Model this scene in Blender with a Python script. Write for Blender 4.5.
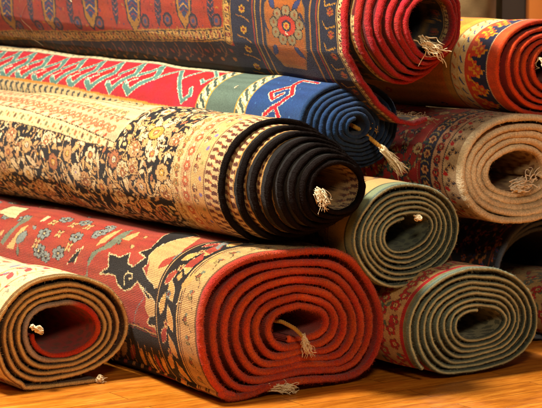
import bpy, bmesh, math, random
import numpy as np

for o in list(bpy.data.objects): bpy.data.objects.remove(o, do_unlink=True)
C = bpy.context.scene.collection
R = math.radians
sc = bpy.context.scene

# ---------------------------------------------------------------- camera
cd = bpy.data.cameras.new('camera'); cam = bpy.data.objects.new('camera', cd); C.objects.link(cam)
cam.location = (0, 0, .91)
cam.rotation_euler = (R(90) - math.atan(236 / 1990.0), 0, 0)
cd.sensor_width = 36; cd.lens = 1990 / 542 * 36
cd.clip_start = .1; cd.clip_end = 60
cd.dof.use_dof = True; cd.dof.focus_distance = 4.15; cd.dof.aperture_fstop = 11
sc.camera = cam

# ---------------------------------------------------------------- light: warm key above the pile, front fill, added back light
wd = bpy.data.worlds.new('World'); sc.world = wd; wd.use_nodes = True
bg = wd.node_tree.nodes['Background']; bg.inputs[0].default_value = (1.0, .76, .54, 1); bg.inputs[1].default_value = .04
def area(name, loc, target, size, power, col):
    l = bpy.data.lights.new(name, 'AREA'); l.shape = 'DISK'; l.size = size; l.energy = power; l.color = col
    o = bpy.data.objects.new(name, l); C.objects.link(o); o.location = loc
    from mathutils import Vector
    o.rotation_euler = (Vector(target) - Vector(loc)).to_track_quat('-Z', 'Y').to_euler()
    return o
area('key_lamp', (-1.15, 3.95, 2.7), (0, 4.7, .3), .42, 168, (1, .90, .75))
area('fill_lamp', (.35, .9, 2.5), (.2, 4.3, .2), .8, 50, (1, .78, .52))
area('added_back_light', (.75, 5.9, 2.5), (.6, 5.0, .7), .35, 60, (1, .86, .66))  # added light, brightens the orange rug's top and the standing rug
sc.view_settings.view_transform = 'Standard'; sc.view_settings.look = 'None'; sc.view_settings.gamma = 1
sc.view_settings.exposure = 0.22

# ---------------------------------------------------------------- roll geometry (numpy)
TH = math.radians(36)
AX = np.array([-math.sin(TH), math.cos(TH), 0.0])      # along the rugs, away from the viewer
WX = np.array([math.cos(TH), math.sin(TH), 0.0])       # across the pile

def smooth01(x):
    x = np.clip(x, 0, 1)
    return x * x * (3 - 2 * x)

def wav(x, seed, amp=1.0, n=5, f0=1.0):
    r = np.random.RandomState(seed)
    y = np.zeros_like(x, dtype=float)
    for k in range(n):
        y += np.sin(x * f0 * (k + 1) * r.uniform(.7, 1.3) + r.uniform(0, 6.28)) / (k + 1) ** .7
    return y * amp / 2

def shrink(p, k):
    p = np.array(p); c = (p.min(0) + p.max(0)) / 2
    return [tuple(v) for v in c + (p - c) * k]

class Polar:
    """closed outline as a radius over the angle, smoothed"""
    def __init__(s, pts, n=12):
        p = np.array(pts, float)
        s.c = (p.min(0) + p.max(0)) / 2
        m = 720
        q = []
        for i in range(len(p)):
            a0, b0 = p[i], p[(i + 1) % len(p)]
            for t in np.linspace(0, 1, 24, endpoint=False):
                q.append(a0 + (b0 - a0) * t)
        d = np.array(q) - s.c
        an = np.arctan2(d[:, 1], d[:, 0]); r = np.hypot(d[:, 0], d[:, 1])
        o = np.argsort(an); an = an[o]; r = r[o]
        s.g = np.linspace(-math.pi, math.pi, m, endpoint=False)
        rr = np.interp(s.g, np.r_[an - 2 * math.pi, an, an + 2 * math.pi], np.r_[r, r, r])
        F = np.fft.rfft(rr); k = np.arange(len(F)); F *= np.exp(-(k / n) ** 2)
        s.r = np.fft.irfft(F, m)
    def __call__(s, a):
        a = (a + math.pi) % (2 * math.pi) - math.pi
        return np.interp(a, np.r_[s.g, math.pi], np.r_[s.r, s.r[0]])

def ell(cw, cz, rw, rz, tilt=0, p=2.0, n=40):
    o = []
    for i in range(n):
        t = 2 * math.pi * i / n
        c, s_ = math.cos(t), math.sin(t)
        x = rw * abs(c) ** (2 / p) * (1 if c > 0 else -1); y = rz * abs(s_) ** (2 / p) * (1 if s_ > 0 else -1)
        o.append((cw + x * math.cos(tilt) - y * math.sin(tilt), cz + x * math.sin(tilt) + y * math.cos(tilt)))
    return o

class Roll:
    def __init__(s, out, hole, N, t, q, phi0, flap=(), tel=0.0, telp=1.5, yaw=0, rise=0, morph=0, mlen=.35, seed=1,
                 gp=1.0, wob=.0015, edge=.003, length=1.6, tele_out=0.0):
        s.N, s.t, s.q, s.tel, s.telp, s.yaw, s.rise, s.morph, s.mlen = N, t, q, tel, telp, yaw, rise, morph, mlen
        s.seed, s.wob, s.edge, s.length = seed, wob, edge, length
        po, pi_ = Polar(out), Polar(hole, 8)
        n = int(N * 900)
        tau = np.linspace(0, N, n)
        phi = phi0 - 2 * math.pi * tau
        g = np.where(tau < 1, tau ** 2.5 / N, tau / N)
        g = g ** gp
        def ring(pf, off):
            r = pf(phi) + off
            return np.stack([pf.c[0] + r * np.cos(phi), pf.c[1] + r * np.sin(phi)], 1)
        A, B = ring(po, -t / 2), ring(pi_, t / 2)
        P = A * (1 - g)[:, None] + B * g[:, None]
        # layers are never quite parallel
        am = wob * np.sin(np.pi * np.clip(g * 1.05, 0, 1)) ** .5
        rad = P - (po.c * (1 - g)[:, None] + pi_.c * g[:, None]); rad /= np.hypot(rad[:, 0], rad[:, 1])[:, None] + 1e-9
        P = P + rad * (am * (np.sin(3 * phi + seed) + .6 * np.sin(5 * phi + 1.3 * seed + .35 * tau) + .5 * np.sin(2.3 * tau * 2 + seed)))[:, None]
        if len(flap):
            f = np.array(flap, float)
            # dense polyline flap -> joins the spiral
            f = np.vstack([f, P[0]])
            seg = np.hypot(*np.diff(f, axis=0).T); cu = np.r_[0, np.cumsum(seg)]
            uu = np.arange(0, cu[-1], .001)
            fp = np.stack([np.interp(uu, cu, f[:, 0]), np.interp(uu, cu, f[:, 1])], 1)
            g = np.r_[np.zeros(len(fp)), g]; tau = np.r_[-np.linspace(1, 0, len(fp)) * .2, tau]
            P = np.vstack([fp, P])
            s.nf = len(fp)
        seg = np.hypot(*np.diff(P, axis=0).T); cu = np.r_[0, np.cumsum(seg)]
        uu = np.arange(0, cu[-1], .001)
        X = np.interp(uu, cu, P[:, 0]); Z = np.interp(uu, cu, P[:, 1])
        k = np.exp(-np.linspace(-2, 2, 13) ** 2); k /= k.sum()
        pad = 6
        X = np.convolve(np.pad(X, pad, mode='reflect', reflect_type='odd'), k, 'valid'); Z = np.convolve(np.pad(Z, pad, mode='reflect', reflect_type='odd'), k, 'valid')
        s.u = uu; s.X = X; s.Z = Z
        s.G = np.interp(uu, cu, g); s.Tau = np.interp(uu, cu, tau)
        tx, tz = np.gradient(X), np.gradient(Z); l = np.hypot(tx, tz)
        s.NX, s.NZ = -tz / l, tx / l
        s.c = po.c; s.U = uu[-1]
        s.u1 = np.interp(1.0, s.Tau, uu)            # end of the first full turn
        s.base = np.array([s.c[0], Z.min() - t / 2])
    def at(s, u, sd, off):
        """local coordinates; u, sd, off broadcast"""
        u = np.asarray(u, float)
        off = off * (1 + wav(u * 21, s.seed + 9, .10))
        X, Z, NX, NZ, G = (np.interp(u, s.u, v) for v in (s.X, s.Z, s.NX, s.NZ, s.G))
        h = 1 - (1 - G) ** s.telp
        y = -s.tel * h + (wav(u * 9, s.seed, s.edge) + wav(u * 47, s.seed + 4, s.edge * .28)) * np.exp(-np.maximum(sd, 0) / .15) + sd
        lump = .0024 * (np.sin(sd * 10 + 5 * u + s.seed) + np.sin(sd * 21 - 8 * u + 2 * s.seed) * .6 + np.sin(sd * 37 + 13 * u) * .3) * smooth01(sd / .15)
        x = X + NX * (off + lump); z = Z + NZ * (off + lump)
        k = 1 - s.morph * smooth01(sd / s.mlen)
        x = s.c[0] + (x - s.c[0]) * k
        z = z + s.rise * (y)
        return np.stack(np.broadcast_arrays(x - s.c[0], y, z - s.base[1]), -1)
    def world(s, p):
        a = TH + s.yaw
        w = np.array([math.cos(a), math.sin(a), 0]); ax = np.array([-math.sin(a), math.cos(a), 0])
        o = s.origin()
        return o + p[..., :1] * w + p[..., 1:2] * ax + p[..., 2:] * np.array([0, 0, 1.])
    def origin(s):
        return WX * s.c[0] + AX * s.q + np.array([0, 0, s.base[1]])

pi = math.pi
ROLLS = {}
D_OUT = [(2.342, 0.003), (2.301, 0.047), (2.275, 0.111), (2.267, 0.182), (2.281, 0.241), (2.322, 0.284), (2.391, 0.309), (2.476, 0.312), (2.564, 0.314), (2.631, 0.308), (2.689, 0.279), (2.735, 0.224), (2.769, 0.166), (2.777, 0.119), (2.766, 0.064), (2.737, 0.021), (2.708, 0.006), (2.510, 0.008), (2.401, 0.004)]
D_HOLE = [(2.490, 0.145), (2.509, 0.161), (2.553, 0.165), (2.610, 0.159), (2.623, 0.140), (2.615, 0.122), (2.565, 0.114), (2.531, 0.113), (2.498, 0.121)]
E_OUT = [(1.975, 0.118), (1.978, 0.159), (1.999, 0.190), (2.037, 0.228), (2.085, 0.248), (2.152, 0.252), (2.210, 0.239), (2.270, 0.211), (2.304, 0.168), (2.319, 0.123), (2.309, 0.080), (2.278, 0.049), (2.228, 0.028), (2.168, 0.014), (2.100, 0.005), (2.043, 0.012), (1.997, 0.044)]
E_HOLE = [(2.073, 0.128), (2.079, 0.157), (2.103, 0.170), (2.161, 0.174), (2.210, 0.160), (2.241, 0.131), (2.237, 0.101), (2.209, 0.083), (2.169, 0.072), (2.130, 0.070), (2.097, 0.083), (2.078, 0.102)]
F_OUT = [(2.662, 0.316), (2.665, 0.351), (2.687, 0.384), (2.722, 0.417), (2.767, 0.438), (2.822, 0.440), (2.887, 0.427), (2.934, 0.402), (2.965, 0.371), (2.978, 0.327), (2.969, 0.284), (2.946, 0.249), (2.899, 0.224), (2.833, 0.209), (2.769, 0.206), (2.724, 0.226), (2.688, 0.265), (2.668, 0.295)]
F_HOLE = [(2.764, 0.318), (2.768, 0.336), (2.795, 0.351), (2.841, 0.359), (2.888, 0.355), (2.905, 0.343), (2.897, 0.322), (2.869, 0.303), (2.833, 0.288), (2.796, 0.284), (2.773, 0.296)]
G_OUT = [(2.763, 0.135), (2.772, 0.172), (2.806, 0.206), (2.865, 0.235), (2.936, 0.248), (3.018, 0.241), (3.081, 0.215), (3.130, 0.175), (3.158, 0.125), (3.154, 0.077), (3.128, 0.040), (3.075, 0.014), (2.981, 0.003), (2.899, 0.003), (2.838, 0.003), (2.788, 0.040), (2.766, 0.089)]
G_HOLE = [(2.909, 0.115), (2.927, 0.137), (2.968, 0.144), (3.030, 0.138), (3.067, 0.118), (3.068, 0.102), (3.031, 0.086), (2.990, 0.079), (2.948, 0.080), (2.917, 0.095)]
ROLLS['D'] = Roll(D_OUT, shrink(D_HOLE, .88), 7, .0140, 3.374, math.radians(222), flap=[(2.462, .024), (2.44, .020), (2.41, .013), (2.375, .009), (2.345, .011), (2.325, .024)],
                  tel=-.03, telp=1.0, morph=.20, mlen=.45, seed=3, length=1.9, wob=.0022, edge=.004)
ROLLS['E'] = Roll(E_OUT, shrink(E_HOLE, .90), 5.12, .0108, 3.72, math.radians(225), flap=[(2.225, .0055), (2.17, .006), (2.10, .006), (2.05, .010)],
                  tel=-.015, telp=1.0, seed=5, length=1.4, wob=.0018)
ROLLS['C'] = Roll(ell(2.55, .45, .153, .139, 0, 2.1), ell(2.562, .449, .053, .043, 0), 8.33, .0088, 3.48, math.radians(-60),
                  tel=.205, telp=1.55, seed=8, length=1.75, wob=.0016, edge=.005)
ROLLS['F'] = Roll(F_OUT, shrink(F_HOLE, .88), 6.5, .0080, 3.36, math.radians(-70), tel=-.02, telp=1, seed=11, length=1.5, wob=.0014)
ROLLS['G'] = Roll(G_OUT, shrink(G_HOLE, .84), 7.3, .0088, 3.289, math.radians(-150), tel=-.02, telp=1, seed=13, length=1.5, wob=.0020)
ROLLS['H'] = Roll(ell(3.20, .445, .195, .130, 0, 2.2), ell(3.212, .437, .086, .041, .05), 4.9, .0150, 3.40, math.radians(-50), tel=-.03, telp=1, seed=17, length=1.6, wob=.0022, edge=.004)
ROLLS['I'] = Roll(ell(3.285, .678, .157, .116, 0, 2.1), ell(3.32, .680, .07, .040, 0), 5.2, .0092, 3.42, math.radians(-40), tel=.02, telp=1, seed=19, length=1.6)
ROLLS['J'] = Roll(ell(3.41, .162, .20, .16, 0, 2.2), ell(3.42, .15, .13, .10, 0), 3.2, .010, 3.50, math.radians(-60), tel=-.08, telp=1, seed=23, length=1.4)
ROLLS['B'] = Roll(ell(2.845, .55, .153, .103, 0, 2.1), ell(2.815, .552, .018, .014, 0), 7.6, .0098, 3.60, math.radians(-40), tel=.06, telp=1.2, rise=.02, seed=29, length=2.4)
ROLLS['A'] = Roll(ell(2.905, .802, .156, .158, 0, 2.0), ell(2.895, .790, .058, .054, 0), 6.75, .0086, 3.50, math.radians(190), flap=[(2.99, .562), (2.955, .553), (2.91, .562), (2.855, .60), (2.80, .655), (2.762, .72)],
                  tel=.13, telp=1.5, rise=.035, seed=31, length=2.5, wob=.004, edge=.006)
ROLLS['K'] = Roll(ell(3.455, .080, .135, .078, 0, 2.2), ell(3.455, .078, .05, .020, 0), 5, .007, 3.40, math.radians(-60), tel=-.01, telp=1, seed=41, length=1.0)
# ---------------------------------------------------------------- helpers for objects
def lin(c):
    """#rrggbb seen colour -> linear"""
    c = np.asarray(c, float)
    return np.where(c <= .04045, c / 12.92, ((c + .055) / 1.055) ** 2.4)
def hx(h):
    return lin([int(h[i:i + 2], 16) / 255 for i in (0, 2, 4)])

def nd(nt, t, **k):
    n = nt.nodes.new(t)
    for a_, v in k.items(): setattr(n, a_, v)
    return n

def rug_material(name, knot=.003, bump=.5, rough=.92, sheen=.12, wear=.35, dark=1.0, rib=False, spec=.12, fuzzy=False):
    """vertex coloured wool: knots as rows, worn tufts, slight colour drift from batch to batch"""
    m = bpy.data.materials.new(name); m.use_nodes = True; nt = m.node_tree; L = nt.links
    b = nt.nodes['Principled BSDF']; b.inputs['Roughness'].default_value = rough
    b.inputs['Specular IOR Level'].default_value = spec
    b.inputs['Sheen Weight'].default_value = sheen; b.inputs['Sheen Roughness'].default_value = .5
    at = nd(nt, 'ShaderNodeAttribute', attribute_name='Col')
    uv = nd(nt, 'ShaderNodeTexCoord')
    def noise(scale, det=3, sx=1, sy=1, src='UV'):
        mp = nd(nt, 'ShaderNodeMapping'); mp.inputs['Scale'].default_value = (sx, sy, 1)
        L.new(uv.outputs[src], mp.inputs['Vector'])
        n = nd(nt, 'ShaderNodeTexNoise'); n.inputs['Scale'].default_value = scale; n.inputs['Detail'].default_value = det
        L.new(mp.outputs[0], n.inputs['Vector']); return n.outputs['Fac']
    # knots: product of two waves in u and s
    sep = nd(nt, 'ShaderNodeSeparateXYZ'); L.new(uv.outputs['UV'], sep.inputs[0])
    def mth(op, a_, b_=None, c_=None):
        n = nd(nt, 'ShaderNodeMath', operation=op)
        for i, v in enumerate((a_, b_, c_)):
            if v is None: continue
            if isinstance(v, (int, float)): n.inputs[i].default_value = v
            else: L.new(v, n.inputs[i])
        return n.outputs[0]
    warp = noise(60, 2)
    def sinw(src, period):
        v = mth('MULTIPLY_ADD', src, 2 * math.pi / period, mth('MULTIPLY', warp, 5.0))
        return mth('MULTIPLY_ADD', mth('SINE', v), .5, .5)
    ku = sinw(sep.outputs['X'], knot if not rib else knot * 1.0)
    ks = sinw(sep.outputs['Y'], knot * 1.2)
    kn = mth('MULTIPLY', mth('POWER', ku, .6), mth('POWER', ks, .35)) if not rib else mth('POWER', ku, .7)
    f1 = noise(260, 4); f2 = noise(9, 4, 1, .5); f3 = noise(900, 2)
    f4 = noise(420, 3)
    h = mth('ADD', mth('MULTIPLY', kn, .15 if fuzzy else 1.0 if not rib else .8), mth('ADD', mth('MULTIPLY', f1, 1.6 if fuzzy else 1.0), mth('MULTIPLY', f4 if fuzzy else f3, 1.8 if fuzzy else .7)))
    bp = nd(nt, 'ShaderNodeBump'); bp.inputs['Strength'].default_value = bump; bp.inputs['Distance'].default_value = .0024
    L.new(h, bp.inputs['Height']); L.new(bp.outputs[0], b.inputs['Normal'])
    # colour: v * (1 + wear*(noise-.5)) ...
    v = mth('ADD', mth('MULTIPLY', mth('SUBTRACT', f1, .5), wear * 2.0), mth('MULTIPLY', mth('SUBTRACT', f2, .5), wear * 1.1))
    v = mth('ADD', v, mth('MULTIPLY', mth('SUBTRACT', kn, .5), wear * (.1 if fuzzy else .5)))
    v = mth('ADD', v, mth('MULTIPLY', mth('SUBTRACT', f3, .5), wear * 1.4))
    v = mth('MULTIPLY', mth('ADD', v, 1.0), dark)
    sc_ = nd(nt, 'ShaderNodeVectorMath', operation='SCALE'); L.new(at.outputs['Color'], sc_.inputs[0]); L.new(v, sc_.inputs['Scale'])
    hs = nd(nt, 'ShaderNodeHueSaturation'); L.new(sc_.outputs[0], hs.inputs['Color'])
    L.new(mth('MULTIPLY_ADD', noise(14, 3), .03, .485), hs.inputs['Hue'])
    L.new(hs.outputs[0], b.inputs['Base Color'])
    return m

def plain_material(name, col, rough=.8, scale=120, var=.5, bump=.3, sheen=.1, stretch=(1, 1, 1)):
    m = bpy.data.materials.new(name); m.use_nodes = True; nt = m.node_tree; L = nt.links
    b = nt.nodes['Principled BSDF']; b.inputs['Roughness'].default_value = rough; b.inputs['Sheen Weight'].default_value = sheen
    b.inputs['Specular IOR Level'].default_value = .25
    tc = nd(nt, 'ShaderNodeTexCoord'); mp = nd(nt, 'ShaderNodeMapping'); mp.inputs['Scale'].default_value = stretch
    L.new(tc.outputs['Object'], mp.inputs[0])
    n = nd(nt, 'ShaderNodeTexNoise'); n.inputs['Scale'].default_value = scale; n.inputs['Detail'].default_value = 5; L.new(mp.outputs[0], n.inputs[0])
    mr = nd(nt, 'ShaderNodeMapRange'); mr.inputs['To Min'].default_value = 1 - var; mr.inputs['To Max'].default_value = 1 + var; L.new(n.outputs[0], mr.inputs[0])
    s = nd(nt, 'ShaderNodeVectorMath', operation='SCALE'); s.inputs[0].default_value = tuple(col); L.new(mr.outputs[0], s.inputs['Scale'])
    L.new(s.outputs[0], b.inputs['Base Color'])
    bp = nd(nt, 'ShaderNodeBump'); bp.inputs['Strength'].default_value = bump; bp.inputs['Distance'].default_value = .002
    L.new(n.outputs[0], bp.inputs['Height']); L.new(bp.outputs[0], b.inputs['Normal'])
    return m

def mesh_np(name, V, Fq, mat, parent=None, col=None, uv=None, smooth=True):
    """V (n,3), Fq (m,4) quads; col per vertex (n,3) linear; uv per vertex (n,2)"""
    me = bpy.data.meshes.new(name)
    n, m = len(V), len(Fq)
    me.vertices.add(n); me.vertices.foreach_set('co', np.ascontiguousarray(V, dtype=np.float32).ravel())
    me.loops.add(m * 4); me.loops.foreach_set('vertex_index', np.ascontiguousarray(Fq, dtype=np.int32).ravel())
    me.polygons.add(m); me.polygons.foreach_set('loop_start', np.arange(0, 4 * m, 4, dtype=np.int32))
    me.polygons.foreach_set('loop_total', np.full(m, 4, dtype=np.int32))
    me.update(calc_edges=True)
    if smooth: me.polygons.foreach_set('use_smooth', np.ones(m, dtype=bool))
    if col is not None:
        ca = me.color_attributes.new('Col', 'FLOAT_COLOR', 'POINT')
        ca.data.foreach_set('color', np.c_[col, np.ones(len(col))].astype(np.float32).ravel())
    if uv is not None:
        ul = me.uv_layers.new(name='UVMap'); ul.data.foreach_set('uv', uv[Fq.ravel()].astype(np.float32).ravel())
    me.materials.append(mat); me.validate()
    o = bpy.data.objects.new(name, me); C.objects.link(o)
    if parent: o.parent = parent
    return o

def grid_faces(nu, nv, base=0):
    i = np.arange(nu - 1)[:, None] * nv + np.arange(nv - 1)[None, :] + base
    return np.stack([i, i + 1, i + nv + 1, i + nv], -1).reshape(-1, 4)

def tag(o, label, cat, group=None, kind=None):
    if label: o['label'] = label
    if cat: o['category'] = cat
    if group: o['group'] = group
    if kind: o['kind'] = kind
    return o

class Acc:
    def __init__(s): s.V, s.F, s.Cc, s.UV, s.n = [], [], [], [], 0
    def grid(s, P, col, uv):
        nu, nv = P.shape[:2]
        s.V.append(P.reshape(-1, 3)); s.F.append(grid_faces(nu, nv, s.n)); s.Cc.append(col.reshape(-1, 3)); s.UV.append(uv.reshape(-1, 2)); s.n += nu * nv
    def make(s, name, mat, parent):
        return mesh_np(name, np.vstack(s.V), np.vstack(s.F), mat, parent, np.vstack(s.Cc), np.vstack(s.UV))

def sgrid(*spans):
    o = [np.array([spans[0][0]])]
    for a_, b_, d in spans:
        o.append(np.linspace(a_, b_, max(2, int(round((b_ - a_) / d)) + 1))[1:])
    return np.concatenate(o)

QUALITY = 1.0
def build_rug(key, label, outer, border, inner, bind, bw=.012, uvis=None, vis=None, bt=1.12, mat=None, bmat=None, cat='rolled rug', name='rolled_rug', exposed=.08, dep=.30, fuzz=900, fl=1.0, fmat=None):
    """outer(U,S) colours of the first turn; border(U,S) of the deeper turns near the end; inner(U,S) the other face;
    bind(U,x) colours over the bound edge, x from 0 (outer side) to 1 (inner side)"""
    r = ROLLS[key]
    root = bpy.data.objects.new(name, None); C.objects.link(root)
    root.location = tuple(r.origin()); root.rotation_euler = (0, 0, TH + r.yaw); root.empty_display_size = .1
    tag(root, label, cat)
    t = r.t
    u1 = r.u1 + .03
    a = Acc()
    du, ds = .0015 / QUALITY, .0018 / QUALITY
    def block(ulo, uhi, dul, sv, side, cf):
        U = np.linspace(ulo, uhi, max(2, int((uhi - ulo) / dul) + 1))[:, None]; S = sv[None, :]
        P = r.at(U, S, side * t / 2)
        UU, SS = np.broadcast_arrays(U, S)
        if side < 0: P = P[:, ::-1]; UU = UU[:, ::-1]; SS = SS[:, ::-1]
        a.grid(P, cf(UU, SS), np.stack([UU, SS], -1))
    s0 = bw - .003
    fine = sgrid((s0, .75, ds), (.75, 1.2, ds * 1.4), (1.2, r.length, ds * 2)) if r.length > 1.2 else sgrid((s0, r.length, ds))
    crs = sgrid((s0, .1, .004), (.1, r.length, .03))
    lo, hi = uvis if uvis else (0, u1)
    if lo > 0: block(0, lo, .004, crs, 1, outer)
    block(lo, hi, du, fine, 1, outer)
    if hi < u1: block(hi, u1, .004, crs, 1, outer)
    sv = sgrid((s0, exposed, .002), (exposed, dep, .02))
    block(u1, r.U, .0025, sv, 1, border)
    svi = sgrid((s0, .06, .003), (.06, dep, .02))
    block(0, u1, .003, svi, -1, inner); block(u1, r.U, .0025, svi, -1, inner)
    # the last visible turn around the hole goes deep
    # flap edge and inner end closed
    for ue in (0, r.U):
        sv2 = crs if ue == 0 else sgrid((s0, dep, .01))
        off = np.linspace(t / 2, -t / 2, 5)[:, None]
        P = r.at(np.full((1, 1), ue), sv2[None, :], off)
        bulge = np.sin(np.linspace(0, pi, 5))[:, None] * .003 * (-1 if ue == 0 else 1)
        P2 = r.at(np.full((1, 1), ue + (-.002 if ue else .002)), sv2[None, :], off)
        dirv = (P - P2); dirv /= np.linalg.norm(dirv, axis=-1, keepdims=True) + 1e-9
        P = P + dirv * np.abs(bulge)[..., None]
        UU, SS = np.broadcast_arrays(np.full((5, 1), ue), sv2[None, :])
        a.grid(P, inner(UU, SS), np.stack([UU + off, SS], -1))
    sheet = a.make('woven_sheet', mat, root)
    # bound edge
    b = Acc()
    k = 12
    th = np.linspace(0, pi, k)
    tb = t * bt
    sp = np.r_[bw, bw * .75, .5 * tb * (1 - np.sin(th)), bw * .75, bw]
    of = np.r_[t / 2 * .9, tb / 2 * .98, .5 * tb * np.cos(th), -tb / 2 * .98, -t / 2 * .9]
    xx = np.linspace(0, 1, len(sp))
    U = np.arange(0, r.U, .0016)[:, None]
    rib =   .00006 * np.sin(U * 2 * pi / .0031 + wav(U * 60, r.seed, 2.5)) + wav(U * 140, r.seed + 3, .00045)
    P = r.at(U, sp[None, :] - rib * 1.5, of[None, :] * (1 + rib / tb * 2))
    UU, XX = np.broadcast_arrays(U, xx[None, :])
    b.grid(P, bind(UU, XX), np.stack([UU, XX * .03], -1))
    for ui, sg in ((0, -1), (-1, 1)):                           # rounded ends of the edge cord
        ring = P[ui]; cen = ring.mean(0); dv = (P[ui] - P[ui - sg * 3 if ui else 3]).mean(0); dv = dv / (np.linalg.norm(dv) + 1e-9)
        G = np.stack([cen + (ring - cen) * kx + dv * hx_ for kx, hx_ in ((1, 0), (.9, .0022), (.6, .004), (.05, .0048))])
        if sg < 0: G = G[::-1]
        b.grid(G, np.broadcast_to(bind(np.full((1, 1), U[ui, 0]), np.full((1, 1), .4))[0, 0], G.shape), np.broadcast_to(np.array([U[ui, 0], .01]), G.shape[:2] + (2,)))
    edge = b.make('bound_edge', bmat, root)
    # loose wool fibres along the bound edge
    if fuzz:
        rs = np.random.RandomState(r.seed); n = int(fuzz * r.U)
        uu = rs.uniform(0, r.U, n); ang = rs.uniform(-.3, pi + .3, n); ln = rs.uniform(.0012, .0042, n) * fl
        def pt(e, du_=0.0):
            sp_ = .5 * tb * (1 - np.sin(ang)) - e * np.sin(ang); of_ = (.5 * tb + e) * np.cos(ang)
            return r.at(uu + du_, sp_, of_)
        j = rs.normal(0, .0006, (n, 3)); bw_ = .00011
        p0, p1, p2 = pt(-.0003), pt(ln * .55) + j, pt(ln * .9) + j * 2.2 + np.array([0, 0, -.0004])
        sd = rs.normal(0, 1, (n, 3)); sd /= np.linalg.norm(sd, axis=1)[:, None]; sd *= bw_
        V = np.stack([p0 - sd, p0 + sd, p1 - sd * .8, p1 + sd * .8, p2 - sd * .3, p2 + sd * .3], 1).reshape(-1, 3)
        i = np.arange(n)[:, None] * 6
        Fq = np.vstack([i + np.array([[0, 1, 3, 2]]), i + np.array([[2, 3, 5, 4]])])
        cc = np.repeat(bind(uu[:, None], np.full((n, 1), .4))[:, 0], 6, axis=0) * rs.uniform(.8, 1.9, (n, 1)).repeat(6, axis=0)
        fz = mesh_np('wool_fuzz', V, Fq, fmat or bmat, edge, cc, np.zeros((len(V), 2))); fz['kind'] = 'stuff'
    return root, r

def flat(h, k=1.0):
    c = hx(h) * k
    return lambda U, S: np.broadcast_to(c, U.shape + (3,)).copy()
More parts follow.
